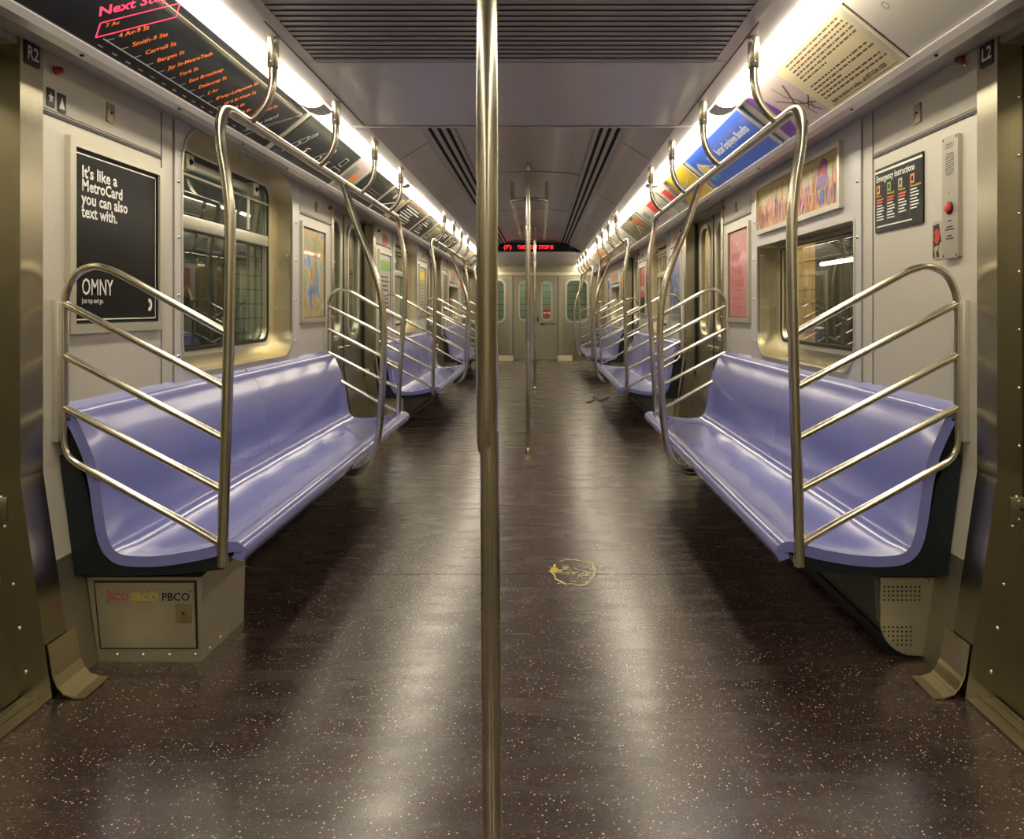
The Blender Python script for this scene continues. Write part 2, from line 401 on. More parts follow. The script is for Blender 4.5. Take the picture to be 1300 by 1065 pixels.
# raised centre of the ceiling
prof = [(0.745, 1.996), (0.70, 2.030), (0.63, 2.075), (0.56, 2.115), (0.46, 2.155), (0.3, 2.185), (0, 2.20)]
full = [(-p[0], p[1]) for p in prof] + [p for p in prof[::-1][1:]]
d_ = MB(); d_.strip(full, 3.70, 12.1, -0.02, 'ceil_far')
d_.build('ceiling_dome', ceiling)
j = MB()
for yj in (4.05, 6.05, 8.35, 10.7):
    j.strip([(-0.40, 2.164), (-0.3, 2.183), (0, 2.198), (0.3, 2.183), (0.40, 2.164)], yj, yj + 0.008, 0.002, 'ink_black')
    for S in (-1, 1): j.strip([(S * 0.57, 2.104), (S * 0.735, 1.999)], yj + 0.5, yj + 0.506, 0.002 * S, 'ink_grey')
j.build('ceiling_joint', ceiling)
# step at the end of the lower panel: closes the height change towards the dome
for yy in (3.69, 12.10):
    MB().prism([(-0.745, 1.995), (0.745, 1.995), (0.745, 2.03), (0.56, 2.135), (0.46, 2.172), (0, 2.21), (-0.46, 2.172), (-0.56, 2.135), (-0.745, 2.03)], yy, yy + 0.012, 'ceil_near').build('ceiling_step', ceiling)
MB().box(-0.82, 0.82, 3.70, 3.712, 1.988, 1.999, 'moulding').build('ceiling_edge', ceiling)
# seams that run along the near ceiling
k = MB()
for S in (-1, 1): k.box(S * 0.752, S * 0.757, 2.35, 3.69, 1.9935, 1.9952, 'ink_black')
k.build('ceiling_seam', ceiling)
# air diffusers in the dome
for S in (-1, 1):
    t = thing('air_diffuser', 'long slotted air diffuser in the raised ceiling above the %s benches' % NAMES[S], 'air vent', (S * 0.46, 7.9, 2.14), 'air diffusers')
    q = MB(S); q.strip([(0.555, 2.109), (0.405, 2.161)], 3.9, 12.0, 0.004, 'gap'); q.build('slot_backing', t)
    for i in range(4):
        a = 0.405 + i * 0.043; z = 2.158 - (a - 0.405) * 0.34
        q = MB(S); q.strip([(a + 0.024, z - 0.0105), (a, z - 0.004)], 3.9, 12.0, 0.004, 'slat_grey'); q.build('slat', t)

# return-air grille near the camera
g = thing('return_air_grille', 'wide ribbed grey return air grille across the near ceiling', 'air vent', (0, 1.9, 1.98))
q = MB(); q.box(-0.745, 0.745, 1.1, 2.705, 2.02, 2.04, 'gap'); q.build('backing', g)
q = MB()
y = 1.14
while y < 2.68:
    q.box(-0.70, 0.70, y, y + 0.041, 1.9880, 1.992, 'slat_grey')
    q.box(-0.70, 0.70, y + 0.0385, y + 0.0405, 1.9845, 1.9879, 'ink_black'); y += 0.0425
q.build('slats', g)
q = MB()
for S in (-1, 1): q.box(S * 0.70, S * 0.74, 1.1, 2.70, 1.985, 2.01, 'ceil_near')
q.box(-0.74, 0.74, 2.69, 2.705, 1.985, 2.01, 'ceil_near'); q.build('grille_frame', g)

# ------------------------------------------------------------------ cove: light fixtures, advert racks
def cove(S):
    n = NAMES[S]
    c = MB(S)
    c.strip([(0.83, 1.998), (0.835, 2.03), (0.955, 2.04), (0.958, 2.028)], -2.40, YEND, -0.004, 'cove_white')
    c.strip([(CB[0] - 0.006, CB[1] + 0.008), (CA[0] + 0.01, CA[1] - 0.003)], -2.40, YEND, -0.006, 'card_blank')
    tr = c.build('trim_%d' % (1 if S < 0 else 2), kind='structure', world=True)
    c = MB(S)
    c.prism([(1.158, 1.842), (1.172, 1.826), (1.205, 1.822), (1.215, 1.835), (1.352, 1.868), (1.352, 1.875), (1.19, 1.862), (1.168, 1.856)], -2.40, YEND, 'moulding')
    c.build('lower_moulding', tr)
    c = MB(S); c.prism([(0.958, 2.016), (0.966, 2.008), (0.972, 2.012), (0.965, 2.026), (0.956, 2.028)], -2.40, YEND, 'moulding'); c.build('upper_moulding', tr)
    c = MB(S)
    y = 0.4
    while y < YEND:
        c.rivet((1.188, y, 1.8235), 0.006, 'z', 'ink_black', -1); c.rivet((0.845, y + 0.2, 1.992), 0.004, 'z', 'ink_grey', -1); y += 0.58
    c.build('rack_screw', tr)
cove(-1); cove(1)
LIGHTS = [(-2.36, -0.56), (-0.42, 1.20), (1.28, 3.26), (3.42, 5.36), (5.50, 7.46), (7.60, 9.56), (9.70, 11.66), (11.80, 13.76), (13.90, 15.85)]  # first entry lies out of view, added to brighten surfaces facing the camera
where = ['added unseen behind the camera', 'behind the door nearest the camera', 'over the nearest doorway and bench', 'second over the first bench', 'over the second doorway',
         'over the second bench', 'over the third doorway', 'over the third bench', 'beside the end wall of the car']
for S in (-1, 1):
    for i, (a, e) in enumerate(LIGHTS):
        t = thing('ceiling_light', 'long fluorescent light in the %s cove, %s' % (NAMES[S], where[i]), 'light', (S * 0.895, (a + e) / 2, 1.97), 'cove lights')
        lens = [(0.834, 1.990), (0.85, 1.978), (0.875, 1.972), (0.905, 1.974), (0.935, 1.987), (0.957, 2.012)]
        q = MB(S); q.strip(lens, a, e, -0.003, 'lens'); q.build('lens', t)
        if i > 0:
            q = MB(S); q.strip([(p[0], p[1] + 0.001) for p in lens], a - 0.14, a - 0.001, -0.003, 'cove_white'); q.build('lens_cap', t)

# ------------------------------------------------------------------ side walls, windows, jambs, doors
def window(S, idx, a, art):
    n = 'window_%d' % idx
    y0, y1, z0 = a + 0.855, a + 2.225, 0.85
    z1 = 1.475 if art else 1.862
    rad = (0.14, 0.14, 0.012, 0.012) if art else (0.14, 0.14, 0.17, 0.17)
    op = (y0, y1, z0, z1, rad)
    q = MB(S); q.ring((a + 0.80, a + 2.35, 0.70, 1.872, 0.004), op, 1.343, 1.352, 'surround')
    w = q.build(n, kind='structure')
    q = MB(S); q.ring((y0 - 0.012, y1 + 0.012, z0 - 0.012, z1 + 0.012, rad), op, 1.3435, 1.462, 'recess_steel'); q.build('window_recess', w)
    q = MB(S); q.ring((y0 - 0.006, y1 + 0.006, z0 - 0.006, z1 + 0.006, rad), (y0 + 0.004, y1 - 0.004, z0 + 0.004, z1 - 0.004, rad), 1.337, 1.346, 'frame_alu'); q.build('opening_trim', w)
    zt = 1.47 if art else 1.80
    gl = (a + 0.93, a + 2.09, 0.945, zt - 0.02, (0.07, 0.07, 0.01, 0.01) if art else 0.07)
    q = MB(S); q.ring(op, gl, 1.452, 1.466, 'recess_steel' if not art else 'steel_flat'); q.build('back_panel', w)
    q = MB(S); q.ring((gl[0] - 0.035, gl[1] + 0.035, gl[2] - 0.035, gl[3] + (0.0 if art else 0.035), 0.08 if not art else (0.08, 0.08, 0.01, 0.01)), gl, 1.438, 1.455, 'frame_alu')
    q.ring((gl[0] - 0.012, gl[1] + 0.012, gl[2] - 0.012, gl[3] + (0.0 if art else 0.012), 0.07 if not art else (0.07, 0.07, 0.01, 0.01)), (gl[0] + 0.006, gl[1] - 0.006, gl[2] + 0.006, gl[3] - 0.006, 0.06 if not art else (0.06, 0.06, 0.01, 0.01)), 1.434, 1.44, 'rubber')
    q.build('window_frame', w)
    q = MB(S); q.plate((gl[0] - 0.01, gl[1] + 0.01, gl[2] - 0.01, 1.47, 0.05), 1.470, 1.474, 'glass'); q.build('glass_pane', w)
    q = MB(S)
    for yy in (a + 0.826, a + 2.29):
        for zz in (0.93, 1.17, 1.40, 1.62):
            q.rivet((1.343, yy, zz), 0.008, 'x', 'rivet_steel'); q.rivet((1.3375, yy, zz), 0.003, 'x', 'ink_black')
    for zz in (0.96, 1.12, 1.42):
        for dd in (1.37, 1.43): q.rivet((dd, y1, zz), 0.005, 'y')
    q.build('screw', w)
    if not art:
        q = MB(S); q.box(1.432, 1.462, gl[0], gl[1], 1.463, 1.52, 'frame_alu', 0.004); q.build('middle_rail', w)
        q = MB(S); q.hexa([(1.468, gl[0], 1.52), (1.472, gl[0], 1.52), (1.472, gl[1], 1.52), (1.468, gl[1], 1.52)],
                          [(1.448, gl[0], 1.79), (1.452, gl[0], 1.79), (1.452, gl[1], 1.79), (1.448, gl[1], 1.79)], 'glass'); q.build('glass_pane', w)
        q = MB(S); q.box(1.405, 1.43, gl[0] + 0.05, gl[1] - 0.30, 1.715, 1.75, 'frame_alu', 0.004); q.box(1.43, 1.44, gl[0], gl[1], 1.69, 1.70, 'frame_alu'); q.build('vent_bar', w)
        q = MB(S); q.hexa([(1.435, gl[1] - 0.30, 1.53), (1.44, gl[1] - 0.30, 1.53), (1.44, gl[1] - 0.27, 1.53), (1.435, gl[1] - 0.27, 1.53)],
                          [(1.435, gl[1] - 0.30, 1.77), (1.44, gl[1] - 0.30, 1.77), (1.44, gl[1] - 0.27, 1.77), (1.435, gl[1] - 0.27, 1.77)], 'frame_alu'); q.build('vent_mullion', w)
        for yy in (gl[0] + 0.05, gl[1] - 0.36):
            q = MB(S); q.box(1.38, 1.425, yy, yy + 0.075, 1.70, 1.765, 'frame_alu', 0.006); q.rivet((1.38, yy + 0.037, 1.733), 0.013, 'x', 'ink_black'); q.box(1.39, 1.42, yy + 0.01, yy + 0.065, 1.765, 1.775, 'ink_black'); q.build('latch', w)
        q = MB(S); q.box(1.339, 1.3432, a + 1.45, a + 1.60, 1.83, 1.855, 'frame_alu'); q.build('notice_plate', w)
    else:
        pf = (a + 0.965, a + 2.205, 1.535, 1.815, 0.004); pi = (a + 0.99, a + 2.18, 1.56, 1.79, 0.003)
        t = thing('picture_panel', art, 'picture', (S * 1.335, a + 1.585, 1.535), 'art panels over the %s windows' % NAMES[S])
        q = MB(S); q.ring(pf, pi, 1.322, 1.343, 'frame_alu'); q.build('picture_frame', t)
        q = MB(S); q.plate(pi, 1.336, 1.342, 'art_print')
        fr = wallframe(S, pi[0] if S < 0 else pi[1], 1.56, 1.336)
        rnd = random.Random(idx)
        W_ = pi[1] - pi[0]
        q.fr_rect(fr, 0, W_, 0.13, 0.23, 'art_sky', 0.0003)
        for _ in range(130):
            u = rnd.random() * (W_ - 0.03); h = 0.03 + rnd.random() * 0.08; v0 = rnd.random() * 0.12; ww = 0.006 + rnd.random() * 0.014; k_ = rnd.uniform(-0.01, 0.01)
            q.fr_poly(fr, [(u, v0), (u + ww * 0.7, v0 + 0.004), (u + ww + k_, v0 + h * 0.8), (u + ww * 0.5 + k_, v0 + h), (u + k_, v0 + h * 0.75)], rnd.choice(['ink_purple', 'ink_rust', 'card_pink', 'card_pink', 'card_mauve', 'ink_brown', 'card_cream', 'ink_rust']), 0.0005 + _ * 0.000006)
        for u0 in (0.52, 0.93):
            q.fr_poly(fr, [(u0, 0.09), (u0 + 0.11, 0.10), (u0 + 0.13, 0.20), (u0 + 0.07, 0.225), (u0 + 0.01, 0.19)], 'ink_purple', 0.0015); q.fr_rect(fr, u0 + 0.04, u0 + 0.08, 0.02, 0.085, 'ink_blue', 0.0016)
        q.fr_poly(fr, [(0.96, 0.15), (1.02, 0.14), (1.03, 0.19), (0.98, 0.20)], 'ink_rust', 0.0018); q.fr_line(fr, (0.4, 0.09), (1.0, 0.15), 0.004, 'card_cream', 0.002)
        q.build('printed_artwork', t)
    return w

def side_wall(S):
    n = NAMES[S]
    q = MB(S)
    for a in SECT:
        e = a + 3.07
        q.wallbox(a, e, F, 0.39, 'steel_dull', 0.002)
        q.wallbox(a, e, 0.39, 0.65, 'melamine')
        q.box(1.35, 1.39, a, e, 0.65, 0.80, 'melamine')
        q.box(1.35, 1.39, a, a + 0.815, 0.80, 1.88, 'melamine'); q.box(1.35, 1.39, a + 2.28, e, 0.80, 1.88, 'melamine')
        q.box(1.35, 1.39, a, e, 1.88, 2.06, 'melamine')
    for a, e in [(-2.40, 0.78)] + [(14.285 + 1.40, YEND)]:
        q.wallbox(a, e, F, 0.65, 'steel_dull'); q.box(1.35, 1.39, a, e, 0.65, 2.06, 'steel_flat')
    for i in range(4):      # headers over the doors
        ya = 0.78 + i * PER; q.box(1.352, 1.50, ya - 0.02, ya + 1.46, 1.845, 2.06, 'steel_dull')
    w = q.build('wall_' + n, kind='structure', world=True)
    for i, a in enumerate(SECT):
        e = a + 3.07
        for (p0, p1) in ((a + 0.004, a + 0.69), (e - 0.68, e - 0.03)):
            q = MB(S); q.box(1.346, 1.351, p0, p1, 1.70, 1.88, 'melamine', 0.0015)
            pn = q.build('access_panel', w)
            q = MB(S); yy = (p0 + p1) / 2; q.box(1.340, 1.347, yy - 0.022, yy + 0.022, 1.735, 1.80, 'brass_plate', 0.001); q.rivet((1.340, yy, 1.77), 0.005, 'x', 'ink_black'); q.build('lock_plate', pn)
        q = MB(S)
        for (p0, p1) in ((a, a + 0.70), (e - 0.68, e)): q.box(1.3455, 1.350, p0, p1, 1.684, 1.694, 'ink_black')
        for yy in (a + 0.70, a + 0.795, a + 2.355): q.box(1.3465, 1.3502, yy, yy + 0.0035, 0.8, 1.86, 'ink_grey')
        q.build('panel_gap', w)
        # steel door jambs either side of the section
        for yy, out in ((a - 0.098, -1), (e, 1)):
            q = MB(S); q.wallbox(yy, yy + 0.098 if out < 0 else yy + 0.065, F, 0.65, 'steel', -0.006, 0.14)
            q.box(1.344, 1.49, yy, yy + (0.098 if out < 0 else 0.065), 0.65, 1.87, 'steel')
            jb = q.build('door_jamb', w)
            q = MB(S)
            if out < 0:
                for zz in (0.12, 0.24, 0.36, 0.52, 0.60, 0.74, 0.9, 1.06, 1.22, 1.38, 1.54, 1.70):
                    q.rivet((dwall(zz) + 0.055, yy, zz), 0.0055, 'y')
                q.box(1.42, 1.44, yy - 0.012, yy + 0.002, 0.06, 1.86, 'rubber')
            else:
                for zz in (0.4, 0.72, 1.06, 1.4, 1.7): q.rivet((dwall(zz) - 0.006, yy + 0.03, zz), 0.005, 'x')
            q.build('jamb_rivet', jb)
            if out < 0:
                q = MB(S); q.box(1.378, 1.436, yy - 0.006, yy, 0.53, 0.60, 'steel_flat', 0.002); q.rivet((1.41, yy - 0.006, 0.57), 0.008, 'y', 'ink_black'); q.rivet((1.40, yy - 0.006, 0.59), 0.004, 'y'); q.rivet((1.40, yy - 0.006, 0.54), 0.004, 'y'); q.build('latch_plate', jb)
                # curved kick guard that runs out over the floor
                d0 = dwall(0.2)
                q = MB(S); q.strip([(dwall(.19) - 0.010, 0.19), (dwall(.10) - 0.012, 0.10), (1.245, 0.072), (1.228, 0.052), (1.20, 0.043), (1.17, 0.042)], yy + 0.005, yy + 0.13, 0.004, 'recess_steel'); q.build('kick_guard', jb)
    return w
wl, wr = side_wall(-1), side_wall(1)
ARTS = {1: ['framed painting of a crowded street over the window nearest the camera, right wall', None, 'colourful framed painting over the farthest window of the right wall'], -1: [None, None, 'small red framed painting over the farthest window of the left wall']}
idx = 1
for S in (-1, 1):
    for i, a in enumerate(SECT):
        window(S, idx, a, ARTS[S][i]); idx += 1
# doors
idx = 1
for S in (-1, 1):
    for i in range(4):
        ya, yb = 0.78 + i * PER + (0.065 if i else 0.0), 0.78 + i * PER + 1.435 - 0.098
        ym = (ya + yb) / 2
        q = MB(S); q.box(1.26, 1.48, ya, yb, F, F + 0.006, 'steel_flat')
        for s_ in range(5): q.box(1.30 + s_ * 0.03, 1.306 + s_ * 0.03, ya, yb, F + 0.006, F + 0.009, 'steel_flat')
        dr = q.build('door_%d' % idx, kind='structure'); idx += 1
        for (p0, p1, side) in ((ya, ym - 0.004, 0), (ym + 0.004, yb, 1)):
            c = (p0 + p1) / 2 + (0.03 if side == 0 else -0.03); wn = (c - 0.165, c + 0.165, 0.90, 1.77, 0.12)
            q = MB(S); q.ring((p0, p1, 0.65, 1.86, 0.002), wn, 1.438, 1.468, 'steel_flat')
            q.hexa([(dwall(F) + 0.088, p0, F + 0.01), (dwall(F) + 0.118, p0, F + 0.01), (dwall(F) + 0.118, p1, F + 0.01), (dwall(F) + 0.088, p1, F + 0.01)],
                   [(1.438, p0, 0.65), (1.468, p0, 0.65), (1.468, p1, 0.65), (1.438, p1, 0.65)], 'steel_flat')
            lf = q.build('door_leaf', dr)
            q = MB(S); q.ring((wn[0] - 0.028, wn[1] + 0.028, wn[2] - 0.028, wn[3] + 0.028, 0.145), (wn[0] + 0.004, wn[1] - 0.004, wn[2] + 0.004, wn[3] - 0.004, 0.118), 1.428, 1.440, 'frame_alu'); q.build('window_frame', lf)
            q = MB(S); q.plate((wn[0] - 0.005, wn[1] + 0.005, wn[2] - 0.005, wn[3] + 0.005, 0.12), 1.452, 1.456, 'glass'); q.build('glass_pane', lf)
            q = MB(S); hy = p1 - 0.17 if side == 0 else p0 + 0.03; q.box(1.425, 1.44, hy, hy + 0.13, 0.79, 0.825, 'recess_steel', 0.003); q.box(1.4235, 1.4255, hy + 0.01, hy + 0.12, 0.80, 0.812, 'ink_black'); q.build('pull_handle', lf)
        q = MB(S); q.box(1.434, 1.47, ym - 0.008, ym + 0.008, 0.65, 1.86, 'rubber'); q.hexa([(dwall(F) + 0.084, ym - .008, F + .01), (dwall(F) + 0.12, ym - .008, F + .01), (dwall(F) + 0.12, ym + .008, F + .01), (dwall(F) + 0.084, ym + .008, F + .01)], [(1.434, ym - .008, 0.65), (1.47, ym - .008, 0.65), (1.47, ym + .008, 0.65), (1.434, ym + .008, 0.65)], 'rubber'); q.build('door_seal', dr)

# ------------------------------------------------------------------ end walls
def fpost(q, x0, x1, z0, z1, m='steel_flat', y=YEND, th=0.03): q.box(x0, x1, y, y + th, z0, z1, m)
q = MB()
fpost(q, -1.5, -1.12, F, 2.1); fpost(q, 1.12, 1.5, F, 2.1)
for S in (-1, 1): fpost(q, S * 1.12, S * 0.60, F, 0.80); fpost(q, S * 1.12, S * 0.60, 1.74, 2.1)
fpost(q, -0.60, -0.46, F, 2.1); fpost(q, 0.46, 0.60, F, 2.1); fpost(q, -0.46, 0.46, 1.79, 2.1)
we = q.build('wall_back', kind='structure', world=True)
def xring(q, o, i, y0, y1, m):      # ring in the X-Z plane
    O, I = q.loop(*o), q.loop(*i); n = len(O); k = q.mi(m)
    V = [[q.v((p[0], yy, p[1])) for p in L_] for L_, yy in ((O, y0), (I, y0), (O, y1), (I, y1))]
    for A, B in ((V[0], V[1]), (V[1], V[3]), (V[3], V[2]), (V[2], V[0])):
        for t in range(n):
            f = q.bm.faces.new([A[t], A[(t + 1) % n], B[(t + 1) % n], B[t]]); f.material_index = k
def xplate(q, o, y0, y1, m):
    O = q.loop(*o); q._pl([(p[0], y0, p[1]) for p in O], [(p[0], y1, p[1]) for p in O], m)
for S in (-1, 1):
    x0, x1 = sorted((S * 0.62, S * 1.10))
    q = MB(); xring(q, (x0 - 0.03, x1 + 0.03, 0.795, 1.745, 0.02), (x0 + 0.02, x1 - 0.02, 0.84, 1.70, 0.12), YEND - 0.004, YEND + 0.02, 'steel_flat')
    w = q.build('window_%d' % (7 if S < 0 else 8), kind='structure')
    q = MB(); xring(q, (x0 - 0.005, x1 + 0.005, 0.815, 1.725, 0.14), (x0 + 0.035, x1 - 0.035, 0.855, 1.685, 0.11), YEND - 0.014, YEND - 0.004, 'frame_alu'); q.build('window_frame', w)
    q = MB(); xplate(q, (x0 + 0.01, x1 - 0.01, 0.83, 1.71, 0.12), YEND + 0.008, YEND + 0.012, 'glass'); q.build('glass_pane', w)
    q = MB(); q.hexa([(S * 0.46, YEND - 0.16, F), (S * 0.76, YEND - 0.16, F), (S * 0.76, YEND - 0.002, F), (S * 0.46, YEND - 0.002, F)], [(S * 0.46, YEND - 0.12, F + 0.02), (S * 0.76, YEND - 0.12, F + 0.02), (S * 0.76, YEND - 0.002, F + 0.10), (S * 0.46, YEND - 0.002, F + 0.10)], 'card_cream'); q.build('kick_strip', we)
dr = None
for S in (-1, 1):
    x0, x1 = sorted((S * 0.012, S * 0.455))
    c = (x0 + x1) / 2
    q = MB(); xring(q, (x0, x1, F + 0.01, 1.785, 0.01), (c - 0.095, c + 0.095, 0.88, 1.66, 0.09), YEND + 0.006, YEND + 0.03, 'steel_flat')
    if dr is None:
        dr = MB().box(-0.46, 0.46, YEND - 0.002, YEND + 0.03, 1.785, 1.80, 'steel_flat').build('door_9', kind='structure')
    lf = q.build('door_leaf', dr)
    q = MB(); xring(q, (c - 0.12, c + 0.12, 0.855, 1.685, 0.115), (c - 0.09, c + 0.09, 0.885, 1.655, 0.085), YEND - 0.004, YEND + 0.007, 'frame_alu'); q.build('window_frame', lf)
    q = MB(); xplate(q, (c - 0.095, c + 0.095, 0.88, 1.66, 0.09), YEND + 0.014, YEND + 0.018, 'glass'); q.build('glass_pane', lf)
    if S > 0:
        q = MB(); q.tube([(0.05, YEND - 0.005, 0.84), (0.05, YEND - 0.05, 0.845), (0.05, YEND - 0.05, 0.93), (0.05, YEND - 0.005, 0.935)], 0.012, 'ink_black'); q.build('door_pull', lf)
    else:
        q = MB(); q.box(-0.2, -0.12, YEND - 0.02, YEND + 0.006, 0.66, 0.77, 'card_pale', 0.004); q.build('lock_cover', lf)
q = MB(); q.box(-0.46, 0.46, YEND + 0.0, YEND + 0.005, F, F + 0.01, 'black'); q.box(-0.012, 0.012, YEND + 0.004, YEND + 0.03, F, 1.785, 'rubber'); q.build('door_seal', dr)
# slanted header over the end door
for S in (-1, 1):
    MB().box(S * 0.475, S * 0.555, YEND - 0.012, YEND - 0.0005, F, 1.79, 'steel_dull').build('door_pillar', we)
    MB().box(S * 0.46, S * 0.474, YEND - 0.003, YEND + 0.001, F, 1.79, 'ink_black').build('pillar_gap', we)
MB().prism([(-1.2, 1.80), (1.2, 1.80), (1.2, 1.86), (-1.2, 1.86)], YEND - 0.05, YEND - 0.001, 'recess_steel').build('end_header', we)
# next car seen through the end windows
q = MB(); q.box(-1.6, 1.6, YEND + 1.0, YEND + 1.05, -0.2, 2.3, 'tile_green'); q.build('trim_5', kind='structure')
wn = MB(); wn.box(-1.4, 1.4, -2.45, -2.40, F, 2.1, 'melamine'); wn.build('wall_front', kind='structure')

# ------------------------------------------------------------------ benches
INNER = [(1.338, 0.806), (1.318, 0.816), (1.300, 0.808), (1.287, 0.780), (1.246, 0.686), (1.226, 0.600), (1.213, 0.510), (1.200, 0.440), (1.178, 0.398),
         (1.135, 0.383), (1.044, 0.383), (0.925, 0.402), (0.842, 0.424), (0.806, 0.420), (0.788, 0.396), (0.800, 0.366)]
def seat_shell(q, ya, yb, end0, end1, m='seat'):
    prof = catmull([(p[0], 0, p[1]) for p in INNER], 4)
    n = len(prof); nor = []
    for i in range(n):
        t = (prof[min(i + 1, n - 1)] - prof[max(i - 1, 0)]).normalized(); nor.append(Vector((-t.z, 0, t.x)))
    # nor points to the sitter's side or away: force away from the sitter (outwards/down)
    for i, nn in enumerate(nor):
        ref = Vector((1.0, 0, -0.6))
        if nn.dot(ref) < 0: nor[i] = -nn
    nor[-1] = Vector((0.9, 0, 0.3)).normalized()
    st = 28; rows = []
    for k in range(st + 1):
        y = ya + (yb - ya) * k / st
        f = 1.0
        if end0: f = min(f, (y - ya) / 0.10)
        if end1: f = min(f, (yb - y) / 0.10)
        f = max(0, min(1, f)); f = f * f * (3 - 2 * f)
        # shallow sitting places, about 44 cm wide
        ph = 0.5 - 0.5 * math.cos(2 * math.pi * (y - 2.29) / 0.48)
        r = []
        for i, p in enumerate(prof):
            g = i / (n - 1); body = math.sin(min(1, max(0, (g - 0.06) / 0.80)) * math.pi) ** 1.2 if 0.06 < g < 0.86 else 0
            r.append(q.v((p + nor[i] * (0.014 * f + 0.002 * ph * f) * body).xyz + Vector((0, y, 0))))
        back = [q.v(p + nor[i] * 0.032 + Vector((0, y, 0))) for i, p in enumerate(prof)]
        rows.append(r + back[::-1])
    kk = q.mi(m); L_ = len(rows[0])
    for A, B in zip(rows, rows[1:]):
        for i in range(L_):
            f = q.bm.faces.new([A[i], A[(i + 1) % L_], B[(i + 1) % L_], B[i]]); f.material_index = kk
    for R_ in (rows[0], rows[-1]):      # end faces as strips between the two outlines
        for i in range(n - 1):
            f = q.bm.faces.new([R_[i], R_[i + 1], R_[L_ - 2 - i], R_[L_ - 1 - i]]); f.material_index = kk
def make_bench(S, y0, y1, label):
    t = thing('bench', label, 'bench', (S * 1.07, (y0 + y1) / 2, 0.33), 'lavender benches along both walls')
    ym = (y0 + y1) / 2
    for a, e, e0, e1 in ((y0, ym - 0.0015, True, False), (ym + 0.0015, y1, False, True)):
        q = MB(S); seat_shell(q, a, e, e0, e1); q.build('seat_shell', t)
    for yy in (y0 + 0.006, y1 - 0.026):
        pr = [(1.347, 0.68), (1.300, 0.66), (1.270, 0.60), (1.250, 0.50), (1.238, 0.43), (1.205, 0.368), (1.135, 0.350), (1.04, 0.350), (0.92, 0.368), (0.85, 0.382), (0.86, 0.340), (1.00, 0.325), (1.20, 0.320), (1.303, 0.325)]
        q = MB(S); q.prism(pr, yy, yy + 0.02, 'end_black'); q.build('end_panel', t)
    q = MB(S); q.prism([(1.30, 0.335), (0.86, 0.345), (0.86, 0.36), (1.30, 0.35)], y0 + 0.026, y1 - 0.026, 'end_black'); q.build('underframe', t)
    return t
Y0, Y1 = 2.29, 5.17
BL = {-1: ['long glossy lavender bench on the left, under the black poster with white lettering', 'second lavender bench of the left row, between the second and third doorways', 'farthest lavender bench of the left row, nearest the end wall'],
      1: ['long glossy lavender bench on the right, below the framed street painting', 'second lavender bench of the right row, beside the blue poster', 'farthest lavender bench of the right row, nearest the end wall']}
for S in (-1, 1):
    b0 = make_bench(S, Y0, Y1, BL[S][0])
    for k in (1, 2):
        c = copy_tree(b0, PER * k); c['label'] = BL[S][k]

